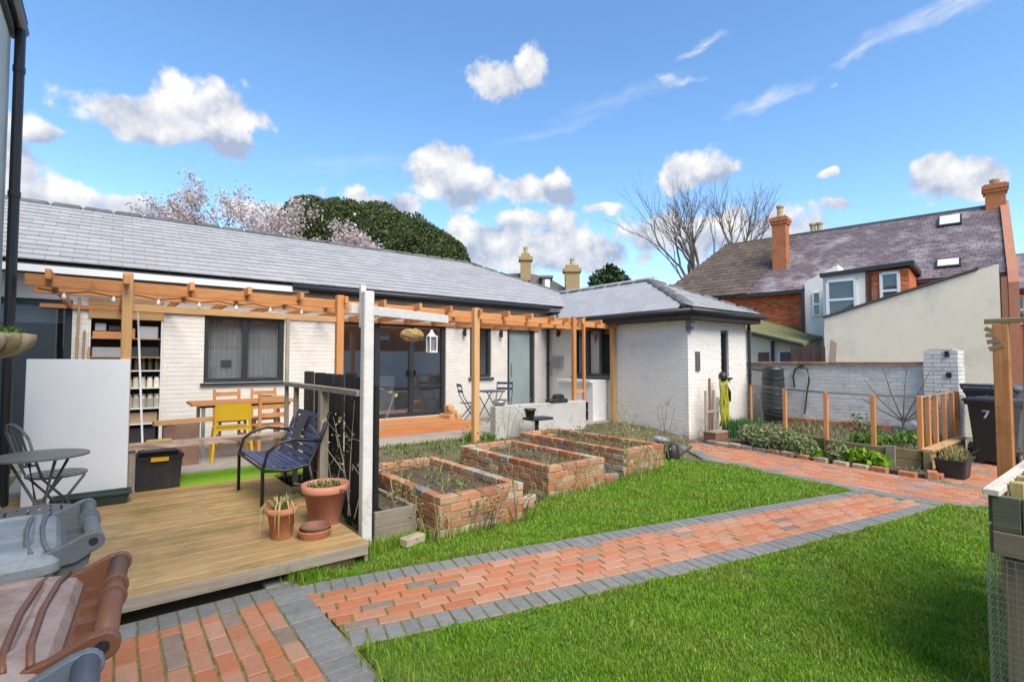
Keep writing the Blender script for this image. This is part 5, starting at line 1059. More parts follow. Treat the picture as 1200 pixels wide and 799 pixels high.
b7 = wheelie_bin('black wheelie bin with a white number 7 on its front', BKB, BKB, 'bins by the boundary pier')
nb_ = MB(); X7 = Matrix(((0, 0, -1), (-1, 0, 0), (0, 1, 0))) @ Matrix.Rotation(R(-5), 3, 'X')
v7 = [(-.045, .065), (.05, .065), (.05, .04), (.005, -.065), (-.025, -.065), (.018, .038), (-.045, .038)]
nb_.add([(x, y, z) for z in (0, .004) for x, y in v7], [tuple(range(7)), tuple(range(13, 6, -1))]+[(i, i+7, (i+1) % 7+7, (i+1) % 7) for i in range(7)], 0, X7, (-.290, 0, .80)); part(nb_, 'number', WHITEM, b7)
local(b7, (10.95, 1.70, 0), -.22).scale = (.97, .97, .98)
local(wheelie_bin('blue grey wheelie bin standing behind the black bin', mk('slate_bin', (.07, .085, .10), (.10, .115, .13), .45, 5), mk('slate_bin_lid', (.10, .12, .14), None, .5), 'bins by the boundary pier'), (11.85, 1.78, .0), 2.95).scale = (1.1, 1.35, 1.13)
# ------------------------------------------------------------------ brick raised beds
PALE = mk('pale_old_brick', (.48, .40, .27), (.40, .34, .25), .9, 12, .6, 30, .2, .2, c3=(.28, .26, .22), c3t=.6, c3s=6); GBR = mk('grey_old_brick', (.20, .19, .19), (.30, .28, .26), .9, 12, .6, 30, .2, .2)
def brick_bed(lab, x0, x1, y0, y1, seed, H=.37):
    random.seed(seed); t = thing('raised_bed', lab, 'raised bed', ((x0+x1)/2, (y0+y1)/2, 0), 'reclaimed brick raised beds'); P = Pieces(t, 'brick'); W = .1025; nc = 5; ch = H/nc
    def pick(z): q = random.random(); return PALE if q < (.06 if z > .3 else .13 if z > .15 else .24) else GBR if q < (.08 if z > .3 else .20) else BRICK
    core = MB()
    for a in ((x0+.01, x1-.01, y0+.01, y0+W-.01), (x0+.01, x1-.01, y1-W+.01, y1-.01), (x0+.01, x0+W-.01, y0+W-.01, y1-W+.01), (x1-W+.01, x1-.01, y0+W-.01, y1-W+.01)): core.bb(*a, -.03, H-.02)
    core.build('mortar', MORT, t)
    for r in range(nc):
        z = r*ch+ch/2
        def run(a, c, fixed, along, off):
            u = a-(off if r % 2 else 0)
            while u < c-.02:
                p, q = max(u, a), min(u+.215, c)
                if q-p > .03:
                    j_ = random.uniform(-.005, .005); cen = ((p+q)/2, fixed+j_, z+random.uniform(-.002, .002)) if along == 'x' else (fixed+j_, (p+q)/2, z+random.uniform(-.002, .002))
                    dm = (round(q-p-.011, 2), W, ch-.009) if along == 'x' else (W, round(q-p-.011, 2), ch-.009); P.add(cen, dm, pick(z), rz(random.uniform(-.012, .012)), .007)
                u += .225
        i = W if r % 2 else 0
        run(x0+i, x1-i, y0+W/2, 'x', 0); run(x0+i, x1-i, y1-W/2, 'x', 0); k_ = 0 if r % 2 else W
        run(y0+k_, y1-k_, x0+W/2, 'y', 0); run(y0+k_, y1-k_, x1-W/2, 'y', 0)
    P.done()
    g = MB(); n = 14; v = [(x0+W-.01+(x1-x0-2*W+.02)*i/n, y0+W-.01+(y1-y0-2*W+.02)*j/n, H-.11+random.uniform(-.02, .035)) for i in range(n+1) for j in range(n+1)]; g.add(v, [(i*(n+1)+j, (i+1)*(n+1)+j, (i+1)*(n+1)+j+1, i*(n+1)+j+1) for i in range(n) for j in range(n)]); g.build('soil', SOIL, t, True)
    return t
BEDS = [(2.36, 3.34, 4.08, 5.95), (4.05, 5.02, 4.49, 6.42), (5.62, 6.55, 4.68, 7.0)]
for i, (q, lab) in enumerate(zip(BEDS, ('brick raised bed nearest the white post', 'middle brick raised bed with many pale bricks', 'brick raised bed farthest from the deck'))): brick_bed(lab, *q, 40+i)
for i, (x, y, z, a, m, lab) in enumerate(((2.12, 4.13, .04, .25, PALE, 'loose pale brick in the grass by the timber trough'), (3.62, 4.42, .03, -.3, BRICK, 'loose red brick between the first two brick beds'), (3.80, 4.55, .03, .5, PALE, 'loose pale brick beside the middle bed'), (5.28, 4.66, .03, .2, BRICK, 'loose red brick between the middle and far beds'), (5.42, 4.75, .03, -.4, GBR, 'loose grey brick next to the far bed'))):
    tag(MB().box((x, y, z), (.215, .10, .065), rz(a), .008).build('loose_brick', m), lab, 'brick')
tpl = thing('timber_trough', 'low grey timber trough bed behind the white post', 'raised bed', (2.0, 5.5, 0))
for z in (.0, .135):
    MB().bb(1.86, 2.26, 4.34, 4.385, z, z+.13, .006).build('board', greyw('x'), tpl); MB().bb(2.225, 2.265, 4.39, 6.9, z, z+.13, .006).build('board', greyw('y'), tpl)
MB().bb(2.02, 2.24, 4.40, 6.9, .0, .22).build('soil', SOIL, tpl)
def zg(x, y):
    q = np.clip((np.asarray(y, float)-5.0)/2.6, 0, 1); return -.045+.225*q*q*(3-2*q)*np.where((np.asarray(x) > 2.27) & (np.asarray(x) < 9.4), 1, 0)
n1, n2 = 24, 20; v = [(2.28+(9.28-2.28)*i/n1, 4.62+(8.12-4.62)*j/n2+.0, 0) for i in range(n1+1) for j in range(n2+1)]; v = [(x, y, float(zg(x, y))+random.uniform(-.008, .008)-(.03 if y < 4.7 else 0)) for x, y, z in v]
gs = MB().add(v, [(i*(n2+1)+j, (i+1)*(n2+1)+j, (i+1)*(n2+1)+j+1, i*(n2+1)+j+1) for i in range(n1) for j in range(n2)]).build('planting_ground', GROUND, None, True); tag(gs, 'bare planting ground rising towards the terrace', 'ground', kind='structure')
# plants and debris about the beds
weeds = []
def scatter_stems(name, lab, cat, cs, n, h, m, grp=None, lean=.25, leafm=None, br=2, leafn=3, ls=.022):
    cs = (cs[0], cs[1], max(cs[2], float(zg(cs[0], cs[1]))), *cs[3:]); t = thing(name, lab, cat, (cs[0], cs[1], cs[2]), grp); b = MB(); tips = []
    for k in range(n):
        x = cs[0]+random.gauss(0, cs[3]); y = cs[1]+random.gauss(0, cs[4]); hh = random.uniform(*h); dx, dy = random.gauss(0, lean)*hh, random.gauss(0, lean)*hh; p = Vector((x, y, cs[2])); q = p+Vector((dx*.5, dy*.5, hh*.55)); r = p+Vector((dx*1.2, dy*1.2, hh))
        b.tube([p, q, r], [.005, .004, .002], 4, random.random()); tips += [q, r]
        for j in range(br):
            f = random.uniform(.3, .9); s = p+(r-p)*f; e = s+Vector((random.gauss(0, .09), random.gauss(0, .09), random.uniform(.04, .16)))*hh*1.4; b.tube([s, e], [.004, .002], 3, random.random()); tips.append(e)
    b.build('stems', m, t, kind='stuff')
    if leafm:
        tp = np.array([tuple(v) for v in tips]); pt = np.repeat(tp, leafn, 0)+RNG.normal(0, .03, (len(tp)*leafn, 3)); link('leaves', leaf_mesh('leaves', pt, ls, 1.7), leafm, t)
    return t
random.seed(99)
G1 = 'dry stemmed plants round the brick beds'
for c, n, h, lm, lab in (((2.28, 4.75, .0, .05, .35), 18, (.2, .5), OLIVE, 'straggly dry plant along the left flank of the nearest brick bed'), ((2.42, 3.98, .0, .06, .05), 6, (.2, .45), None, 'dry stalks at the front left corner of the nearest brick bed'), ((2.78, 4.0, .0, .16, .04), 9, (.2, .5), OLIVE, 'leafy stems against the front of the nearest brick bed'), ((3.24, 4.02, .0, .06, .04), 8, (.2, .5), None, 'bare stems at the front right corner of the nearest brick bed'),
                         ((4.45, 4.40, .0, .28, .04), 15, (.2, .5), None, 'bare stems against the front of the middle brick bed'), ((5.05, 4.8, .0, .05, .25), 10, (.3, .75), OLIVE, 'tall stems between the middle and far brick beds'), ((6.05, 4.60, .0, .28, .05), 14, (.25, .6), YGRN, 'yellow green leafy stems in front of the far brick bed'), ((6.72, 5.2, .0, .05, .3), 12, (.35, .7), YGRN, 'yellow green shrub at the right flank of the far brick bed'),
                         ((2.75, 5.1, .27, .25, .5), 14, (.08, .25), OLIVE, 'weedy plants growing in the nearest brick bed'), ((4.5, 5.5, .27, .25, .5), 14, (.06, .22), OLIVE, 'weedy plants growing in the middle brick bed'), ((6.0, 5.9, .27, .2, .6), 14, (.08, .25), OLIVE, 'weedy plants growing in the far brick bed'),
                         ((3.7, 5.6, .0, .14, .5), 14, (.15, .4), OLIVE, 'weeds in the gap between the nearest and middle beds'), ((5.6, 7.2, .0, .3, .1), 10, (.3, .8), YGRN, 'tall pale stalks behind the far brick bed')):
    scatter_stems('dry_plant', lab, 'plant', c, n, h, DRY if random.random() < .6 else DKST, G1, .22, lm)
scatter_stems('climber', 'bare pale climber twining up the black screen', 'plant', (1.86, 5.2, .1, .02, .35), 8, (.3, 1.35), mk('pale_stem', (.36, .32, .25), (.46, .42, .34), .9, 8), None, .13, STRAW, 3, 2, .025)
scatter_stems('sapling', 'bare dark sapling beside the path near the wing wall', 'sapling', (7.75, 5.55, 0, .03, .03), 4, (.7, 1.0), DKST, None, .12, None, 4)
scatter_stems('sapling', 'thin yellow budding sapling in front of the wing wall', 'sapling', (7.0, 5.9, 0, .1, .1), 7, (.6, 1.15), DRY, None, .12, YGRN, 4)
# low growth on the soil
def cover(name, lab, polys, n, h, w, m, z=-.05):
    xs = []; ys = []
    for (x0, x1, y0, y1), f in polys: k = int(n*f); xs.append(RNG.uniform(x0, x1, k)); ys.append(RNG.uniform(y0, y1, k))
    x = np.concatenate(xs); y = np.concatenate(ys); cl = np.sin(x*5.1+2*np.sin(y*3.3))*np.sin(y*5.7+2*np.sin(x*4.1)); k = cl > -.1; x, y = x[k], y[k]
    tag(link(name, blades(name, x, y, (zg(x, y) if z < 0 else np.full(len(x), z)), RNG.uniform(*h, len(x)), np.full(len(x), w), 1.1), m), lab, 'weeds', kind='stuff')
cover('weeds', 'olive weeds on the bare ground about the brick beds', [((2.3, 5.6, 6.3, 8.0), .34), ((3.36, 4.04, 4.5, 6.6), .2), ((5.04, 5.6, 4.7, 7), .2), ((6.6, 9.2, 5.0, 7.9), .26)], 6500, (.02, .09), .015, OLIVE)
cover('weeds', 'fresh green weeds between the beds and the terrace', [((2.3, 5.6, 7.2, 8.0), 1)], 900, (.03, .10), .016, LEAF)
for i, q in enumerate(BEDS): cover('weeds', ['low weeds on the soil of the nearest brick bed', 'low weeds on the soil of the middle brick bed', 'low weeds on the soil of the far brick bed'][i], [((q[0]+.12, q[1]-.12, q[2]+.12, q[3]-.12), 1)], 900, (.02, .08), .014, OLIVE, .26)
def pebbles(name, lab, box, n, s, m, z0=-.05):
    v = []; f = []; 
    for k in range(n):
        x, y = random.uniform(*box[:2]), random.uniform(*box[2:]); r = random.uniform(.4, 1)*s; o = len(v); z = z0 if z0 > 0 else float(zg(x, y))
        v += [(x+r*math.cos(a+.3)*random.uniform(.7, 1.2), y+r*math.sin(a+.3)*random.uniform(.7, 1.2), z) for a in (0, 1.57, 3.14, 4.71)]+[(x, y, z+r*.8)]; f += [(o, o+1, o+4), (o+1, o+2, o+4), (o+2, o+3, o+4), (o+3, o, o+4)]
    tag(MB().add(v, f).build(name, m), lab, 'soil', kind='stuff')
CLOD = mk('clod', (.10, .075, .055), (.17, .13, .095), .95, 20, 0, 1, .0)
pebbles('clods', 'crumbled earth about the brick beds', (2.3, 9.2, 4.6, 8.0), 5200, .03, CLOD)
pebbles('clods', 'crumbled soil inside the nearest brick bed', (2.47, 3.23, 4.2, 5.84), 900, .022, CLOD, .265)
pebbles('clods', 'crumbled soil inside the middle brick bed', (4.16, 4.91, 4.6, 6.3), 800, .022, CLOD, .265)
ke = thing('kerb', 'low brick kerb along the foot of the wing side wall', 'kerb', (9.15, 7, 0)); P = Pieces(ke, 'brick'); y = 6.1
while y < 8.0: P.add((9.17, y+.11, .02), (.10, .213, .07), BRICK if random.random() < .8 else PALE, rz(random.uniform(-.03, .03)), .008); y += .222
P.done()
# rendered low wall with the things on it, cabinet, blue bistro set, pedestal
lw = MB(); lw.bb(5.56, 7.92, 7.6, 7.78, -.05, .77, .01); tag(lw.build('low_wall', mk('grey_render', (.44, .43, .40), (.53, .52, .49), .9, 2, .3, 40, c3=(.36, .33, .27), c3t=.6, c3s=2.5)), 'low grey rendered wall in front of the front door', 'wall')
tag(MB().lathe((5.72, 7.69, .77), [(.06, 0), (.12, .05), (.13, .09), (.12, .09), (.05, .02)], 16).build('bowl', GALV, None, True), 'silver bowl on the left end of the low grey wall', 'bowl')
tag(MB().bb(6.9, 7.4, 7.58, 7.77, .772, .84, .03).add([(p[0]*.12+7.2, p[1]*.09+7.68, p[2]*.06+.87) for p in box_geo((2, 2, 2), .5)[0]], box_geo((2, 2, 2), .5)[1]).build('dark_cloth', BLACKP), 'crumpled black cloth on the right of the low grey wall', 'cloth')
cb_ = thing('cabinet', 'white painted cabinet with an open front below the wing window', 'cabinet', (9.0, 8.8, .22)); WW = WHITEM
b = MB(); b.bb(8.72, 9.28, 8.22, 9.36, 1.10, 1.16, .008); b.build('top', WW, cb_)
for y0, y1 in ((8.22, 8.38), (9.20, 9.36)): MB().bb(8.80, 9.28, y0, y1, .22, 1.10, .006).build('side', WW, cb_)
MB().bb(8.80, 8.84, 8.38, 9.20, .64, 1.10).build('front_panel', WW, cb_); MB().bb(9.2, 9.28, 8.38, 9.2, .22, .64).build('back_panel', BLACKP, cb_); MB().bb(8.82, 9.2, 8.38, 9.2, .44, .46).build('shelf', GALV, cb_)
DBL = mk('slate_blue_metal', (.045, .075, .11), (.06, .09, .13), .4, 5, spec=.5)
def folding_chair(lab):
    t = thing('folding_chair', lab, 'chair', (0, 0, 0), 'blue folding chairs on the terrace')
    for s in (-1, 1):
        part(MB().tube([(s*.19, .22, 0), (s*.19, -.16, .62), (s*.19, -.22, .88)], .012, 6), 'frame_side', DBL, t); part(MB().tube([(s*.165, -.22, 0), (s*.165, .16, .45)], .012, 6), 'leg', DBL, t)
    for k in range(5): part(MB().bb(-.19, .19, -.16+k*.08, -.16+k*.08+.06, .452, .466), 'seat_slat', DBL, t)
    for z in (.72, .85): part(MB().bb(-.2, .2, -.20-(z-.72)*.23, -.185-(z-.72)*.23, z-.03, z+.03), 'back_slat', DBL, t)
    return t
f0 = folding_chair('blue folding chair left of the small blue table'); local(f0, (6.24, 9.55, .22), -1.9); copy_tree(f0, (7.35, 9.75, .22), 2.3, 'blue folding chair between the small table and front door')
ft = thing('folding_table', 'small square blue folding table between two blue chairs', 'table', (6.86, 9.6, .22)); MB().bb(6.60, 7.12, 9.36, 9.86, .90, .925).build('table_top', DBL, ft)
for y in (9.4, 9.82):
    MB().tube([(6.64, y, .22), (7.08, y, .90)], .012, 6).build('leg', DBL, ft); MB().tube([(7.08, y, .22), (6.64, y, .90)], .012, 6).build('leg', DBL, ft)
pdst = thing('pedestal', 'black pedestal with a flat tray between the brick beds and low wall', 'pedestal', (6.25, 7.3, 0))
MB().lathe((6.22, 7.22, 0), [(.19, 0), (.15, .05), (.05, .12), (.035, .2), (.05, .3), (.035, .38), (.045, .52)], 14).build('stem', BLACKP, pdst, True); MB().bb(6.0, 6.5, 7.05, 7.38, .52, .565, .02).build('tray', BLACKP, pdst)
o = pot('black_pot', 'square black pot on the left of the pedestal tray', 6.0, 7.15, .567, .11, .17, BLACKP)
dp = thing('bowl_planter', 'black bowl planter with one yellow daffodil by the step', 'planter', (4.95, 7.6, -.05)); MB().lathe((4.95, 7.6, -.05), [(.14, 0), (.22, .15), (.235, .16), (.235, .19), (.20, .19), (.18, .14)], 20).build('bowl', BLACKP, dp, True); bl('leaves', 60, (4.95, 7.6, .1), (.08, .08), (.2, .36), .02, LEAF, dp, .35)
fl = MB(); fl.tube([(4.97, 7.58, .1), (4.98, 7.56, .42)], .006, 5); fl.build('stem', LEAF, dp); fl = MB()
for k in range(6): a = k*1.047; fl.add([(4.98, 7.54, .43), (4.98+.035*math.cos(a-.3), 7.53, .43+.035*math.sin(a-.3)), (4.98+.06*math.cos(a), 7.53, .43+.06*math.sin(a)), (4.98+.035*math.cos(a+.3), 7.53, .43+.035*math.sin(a+.3))], [(0, 1, 2, 3)])
fl.tube([(4.98, 7.54, .43), (4.98, 7.50, .43)], [.012, .022], 8); fl.build('flower', mk('daffodil', (.85, .48, .02), None, .5), dp)
o = pot('black_pot', 'small black pot in the gap left of the middle brick bed', 3.62, 6.15, -.05, .13, .24, BLACKP); o = pot('black_pot', 'low black pot behind the nearest brick bed at left', 2.5, 7.2, -.05, .2, .16, BLACKP)
o = pot('black_pot', 'black pot of soil right of the daffodil planter', 5.35, 7.5, -.05, .16, .2, BLACKP); bl('leaves', 120, (5.3, 7.5, .1), (.14, .12), (.12, .28), .022, LEAF, o, .7)
wcan = thing('watering_can', 'black watering can on the grass at the end of the far brick bed', 'watering can', (7.3, 5.1, 0)); MB().lathe((7.28, 5.05, 0), [(.12, 0), (.125, .02), (.10, .22), (.07, .25)], 16).build('body', BLACKP, wcan, True); MB().tube([(7.36, 4.98, .06), (7.55, 4.86, .2)], [.025, .018], 8).build('spout', BLACKP, wcan); MB().tube([(7.2, 5.1, .06), (7.12, 5.16, .16), (7.2, 5.1, .25), (7.28, 5.05, .28)], .012, 6).build('handle', BLACKP, wcan, True)
gcan = pot('grey_pot', 'blue grey pot at the foot of the bare sapling', 7.55, 5.45, -.02, .14, .3, mk('bluegrey', (.20, .23, .26), (.28, .30, .33), .5, 6)); 
# ------------------------------------------------------------------ corner by the wing end wall
pb_ = thing('trellis_planter', 'brown wooden planter with slatted trellis at the wing corner', 'planter', (9.75, 5.8, 0)); BRW = mk('brown_planter', (.22, .085, .05), (.28, .12, .07), .8, 6)
b = MB(); b.bb(9.45, 9.98, 5.55, 5.82, -.02, .16, .01); b.build('box', BRW, pb_); MB().bb(9.44, 9.99, 5.54, 5.83, .16, .19, .005).build('rim', greyw('x'), pb_)
for i in range(4): MB().bb(9.47+i*.15, 9.47+i*.15+.06, 5.78, 5.80, .1, (1.0, 1.25, 1.0, .85)[i]).build('slat', greyw('z') if i != 1 else BRW, pb_)
MB().bb(9.45, 9.98, 5.765, 5.78, .55, .60).build('rail', greyw('x'), pb_)
rl = thing('raincoat', 'yellow green plastic sheet with black hood hung at the trellis', 'plastic sheet', (10.1, 5.75, .1)); YG = mk('yellow_green_sheet', (.42, .40, .03), (.30, .30, .02), .5, 4, stretch=(9, 9, 1))
for k in range(6):
    x0 = 10.02+k*.036; w = random.uniform(.035, .06); n = 7; rg = []
    for i in range(n):
        u = i/(n-1); z = 1.24-u*(1.0+random.uniform(-.12, .12)*(k % 2)); cx = x0+.06*u*(k-2.5)/2.5*.6+.018*math.sin(i*1.7+k)+.05*u; cy = 5.77-.02*(k % 3)+.014*math.sin(i*2.3+k*2); ww = w*(.5+.7*u)*(1 if i < n-1 else .6)
        rg.append([(cx-ww, cy, z), (cx-ww*.3, cy-.022, z), (cx+ww*.5, cy-.012, z), (cx+ww, cy+.012, z), (cx, cy+.02, z)])
    MB().loft(rg, random.random()).build('fold', YG if k % 3 else mk('dark_olive_sheet', (.16, .17, .02), (.24, .24, .03), .55, 6), rl, True)
MB().lathe((10.10, 5.75, 1.18), [(.05, 0), (.09, .05), (.09, .14), (.04, .2)], 10).build('hood', BLACKP, rl, True); MB().tube([(10.2, 5.74, 1.1), (10.32, 5.73, .95), (10.30, 5.73, .75)], .035, 6).build('strap', BLACKP, rl, True)
gl = bl('daffodil_leaves', 800, (10.45, 5.5, .0), (.55, .35), (.28, .5), .022, mk('daffodil_leaf', (.05, .15, .04), (.09, .22, .06), .5, 2, amp=.3, trans=.2), None, .35); tag(gl, 'clump of tall green daffodil leaves at the foot of the wing end wall', 'daffodils')
scatter_stems('shrub', 'bare reddish twigs by the downpipe of the wing', 'shrub', (11.35, 5.75, 0, .06, .06), 5, (.7, 1.15), DKST, None, .14, None, 3)
wbt = thing('water_butt', 'black water butt standing in front of the boundary wall', 'water butt', (11.55, 5.42, .0)); MB().lathe((11.6, 5.42, .30), [(.20, 0), (.23, .3), (.235, .7), (.215, 1.08), (.225, 1.1), (.225, 1.13), (.16, 1.19), (.02, 1.2)], 20).build('barrel', mk('butt_plastic', (.025, .033, .036), (.04, .05, .052), .4, 5, spec=.5), wbt, True)
for z in (.55, .85, 1.2): MB().lathe((11.6, 5.42, z), [(.235, 0), (.247, .015), (.235, .03)], 20).build('hoop', BLACKP, wbt, True)
MB().bb(11.38, 11.82, 5.2, 5.64, -.05, .30, .02).build('stand', BLACKP, wbt); MB().tube([(11.68, 5.98, 1.42), (11.6, 5.6, 1.38)], .022, 6).build('feed_pipe', BLACKP, wbt)
hs_ = thing('hose', 'black hose looped over a hook on the boundary wall', 'hose', (11.96, 4.98, 1.4)); MB().tube([(11.96, 5.12, 1.02), (11.95, 5.14, 1.25), (11.95, 5.10, 1.42), (11.95, 4.97, 1.50), (11.95, 4.84, 1.42), (11.95, 4.81, 1.2), (11.95, 4.86, .9), (11.95, 4.92, .45)], .016, 6).build('hose_pipe', BLACKP, hs_, True); MB().bb(11.93, 12.01, 4.94, 5.0, 1.46, 1.52).build('hook', BLACKM, hs_)
# ------------------------------------------------------------------ vegetable bed with posts and twine
vb = thing('vegetable_bed', 'timber edged vegetable bed in front of the boundary wall', 'raised bed', (10.5, 3.4, 0)); SLP = wood('sleeper', (.27, .19, .09), (.37, .28, .15), 'y', .9, .12, c3=(.20, .20, .07), c3t=.55); SLX = wood('sleeper_plank', (.46, .26, .11), (.56, .36, .18), 'x', .85)
VP = [(10.80, 5.45), (9.93, 4.42), (9.40, 3.52), (9.30, 2.82), (9.31, 2.24)]
for (a, c), cuts in zip(zip(VP, VP[1:]), (1, 1, 1, 1)):
    for z in (.0, .155): MB().beam((*a, z+.075), (*c, z+.075+random.uniform(-.004, .004)), .05, .145, .006).build('sleeper', SLP, vb)
MB().beam((9.26, 2.19, .155), (11.2, 2.22, .155), .05, .29, .006).build('sleeper', SLX, vb); MB().bb(9.24, 11.3, 2.10, 2.24, .302, .335, .004).build('capping', SLX, vb)
MB().bb(9.22, 9.30, 2.55, 2.66, -.02, .33).build('stake', greyw('z'), vb); MB().bb(9.20, 9.29, 2.12, 2.2, -.02, .30).build('stake', SLP, vb)
b = MB(); b.prism([(9.33, 2.26), (9.33, 2.82), (9.43, 3.52), (9.96, 4.42), (10.82, 5.45), (12.0, 5.6), (12.0, 2.26)], -.05, .245); b.build('soil', SOIL, vb)
P = Pieces(vb, 'edging_brick'); y = 3.2
while y < 5.3: P.add((11.88, y, .30), (.10, .213, .13), BRICK if random.random() < .7 else GBR, None, .008); y += .222
P.done()
P_ = [(11.0, 5.62, .04), (9.95, 4.44, .06), (9.42, 3.54, .06), (9.335, 2.84, .06), (9.35, 2.26, .065), (9.75, 2.26, .06), (10.2, 2.27, .06), (10.75, 2.28, .06), (11.3, 2.29, .06), (11.75, 2.32, .08)]
pf = thing('post_fence', 'row of orange posts with thin grey top rails round the vegetable bed', 'fence', (9.6, 3.2, .25))
for x, y, w in P_: MB().bb(x-w/2, x+w/2, y-w/2, y+w/2, .1, 1.09+random.uniform(-.02, .02), .005).build('post', pine('z'), pf)
for (a, c) in zip(P_, P_[1:]): MB().beam((a[0], a[1], 1.075), (c[0], c[1], 1.075), .018, .024).build('rail', greyw('x'), pf)
net = MB()
for (a, c) in zip(P_[:5], P_[1:5]):
    for k in range(1, 9): net.tube([(a[0], a[1], .28+k*.088), (c[0], c[1], .28+k*.088)], .0012, 3)
net.build('wire_net', GALV, pf, kind='stuff')
fe = thing('flower_border', 'narrow planted border edged with bricks beside the path', 'border', (9.1, 3.2, 0)); P = Pieces(fe, 'brick')
ed = [(9.2, 5.6), (9.17, 4.9), (9.15, 4.4), (8.98, 3.6), (8.88, 3.0), (8.80, 2.5), (8.76, 2.06)]
for a, c in zip(ed, ed[1:]):
    a = Vector((*a, 0)); c = Vector((*c, 0)); n = max(1, int((c-a).length/.222)); X = frame(c-a)
    for i in range(n): q = a+(c-a)*((i+.5)/n); P.add((q.x, q.y, .025+random.uniform(-.01, .012)), (.208, .095, .07), random.choice((BRICK, BRICK, GBR, PALE)), X @ rz(random.uniform(-.05, .05)), .008)
P.done()
b = MB(); b.prism([(9.22, 5.6), (9.2, 4.4), (8.93, 3.0), (8.82, 2.12), (9.26, 2.12), (9.27, 2.82), (9.38, 3.55), (9.9, 4.45), (10.7, 5.45), (10.6, 5.9)], -.05, .045); b.build('soil', SOIL, fe)
tag(MB().box((8.83, 2.02, .05), (.14, .12, .12), rz(.3), .01).build('loose_brick', BRICK), 'loose orange brick at the path corner of the vegetable bed', 'brick'); tag(MB().box((8.95, 1.98, .03), (.21, .10, .065), rz(.1), .01).build('loose_brick', BRICK), 'second loose brick lying next to the corner brick', 'brick')
def bush(name, lab, cat, blobs, m, size, n, asp=1.8, up=0., stem=DKST):
    c0 = blobs[0]; t = thing(name, lab, cat, (c0[0], c0[1], 0)); b = MB()
    for x, y, z, rx, ry, rz_ in blobs:
        for k in range(5): b.tube([(x, y, .0), (x+random.uniform(-.6, .6)*rx, y+random.uniform(-.6, .6)*ry, z+rz_*.3)], [.008, .004], 3)
    b.build('stems', stem, t, kind='stuff'); pts = np.concatenate([ellipsoid_pts((x, y, z), (rx, ry, rz_), n, .35) for x, y, z, rx, ry, rz_ in blobs]); pts = pts[pts[:, 2] > .02]; link('leaves', leaf_mesh('leaves', pts, size, asp, up), m, t); return t
bush('lavender_bush', 'grey green lavender bush sprawling by the path below the posts', 'bush', [(9.35, 4.5, .2, .26, .28, .22), (9.28, 4.12, .2, .22, .26, .22), (9.18, 3.8, .16, .17, .22, .18), (9.55, 4.85, .22, .24, .26, .2), (9.62, 4.5, .25, .2, .2, .2)], GREY, .026, 1300, 3.2, .5)
bush('lavender_bush', 'small grey green lavender plant right of the sprawling bush', 'bush', [(9.05, 3.25, .15, .12, .16, .17)], GREY, .028, 500, 3.2)
bush('primrose_plant', 'bright lime green leafy plant in the border beside the path', 'plant', [(9.05, 2.92, .14, .16, .20, .13), (9.03, 2.72, .12, .15, .17, .12), (9.08, 3.08, .12, .10, .12, .10)], BRIGHT, .075, 170, 1.5, 1.2, LEAF)
bush('primrose_plant', 'little bright green plant under the lavender bush', 'plant', [(9.02, 3.52, .09, .08, .10, .08)], BRIGHT, .05, 90, 1.5, 1.0, LEAF)
bush('vegetable_plant', 'leafy green vegetable plants in the right half of the vegetable bed', 'vegetables', [(10.0, 2.9, .33, .25, .3, .12), (10.3, 2.6, .34, .25, .25, .14), (9.75, 3.1, .32, .2, .25, .11)], LEAF, .055, 170, 1.6, .8, LEAF)
bush('vegetable_plant', 'yellow green leafy stems near the middle of the boundary wall', 'vegetables', [(11.2, 3.6, .40, .2, .28, .22)], OLIVE, .045, 110, 1.7, .4)
for lab, cs, f in (('small weeds over the border soil', [((8.95, 9.3, 2.15, 4.0), 1)], 500), ):
    cover('weeds', lab, cs, f, (.03, .1), .014, OLIVE, .03)
cover('weeds', 'green seedlings over the soil of the vegetable bed', [((9.5, 11.8, 2.4, 5.0), 1)], 1500, (.03, .14), .02, OLIVE, .24)
pebbles('clods', 'crumbled soil over the vegetable bed', (9.5, 11.9, 2.35, 5.2), 1500, .035, CLOD, .24); pebbles('clods', 'crumbled soil in the border beside the path', (8.95, 9.4, 2.15, 5.3), 900, .022, CLOD, .04)
random.seed(5); et = thing('fruit_tree', 'small bare fruit tree trained as a fan in the vegetable bed', 'tree', (11.3, 2.95, .25)); b = MB(); b.tube([(11.2, 2.95, .2), (11.2, 2.95, .55)], [.025, .02], 6); b.build('trunk', BARK, et); b = MB()
for a, L in ((-1.05, .75), (-.7, .95), (-.3, 1.05), (.05, 1.0), (.4, .95), (.75, .8), (1.1, .6)):
    p = Vector((11.2, 2.95, .52)); q = p+Vector((0, -math.sin(a)*L*.55, math.cos(a)*L*.5)); r = p+Vector((random.uniform(-.1, .1), -math.sin(a)*L*1.0, math.cos(a)*L)); b.tube([p, q, r], [.014, .010, .005], 5)
    for k in range(3): f = random.uniform(.3, .9); s = p+(r-p)*f; b.tube([s, s+Vector((0, random.uniform(-.15, .15), random.uniform(.08, .22)))], [.005, .002], 3)
b.build('branches', BARK, et); MB().box((11.05, 2.72, .50), (.02, .17, .05), Matrix.Rotation(R(35), 3, 'X')).build('plant_label', WHITEM, et)
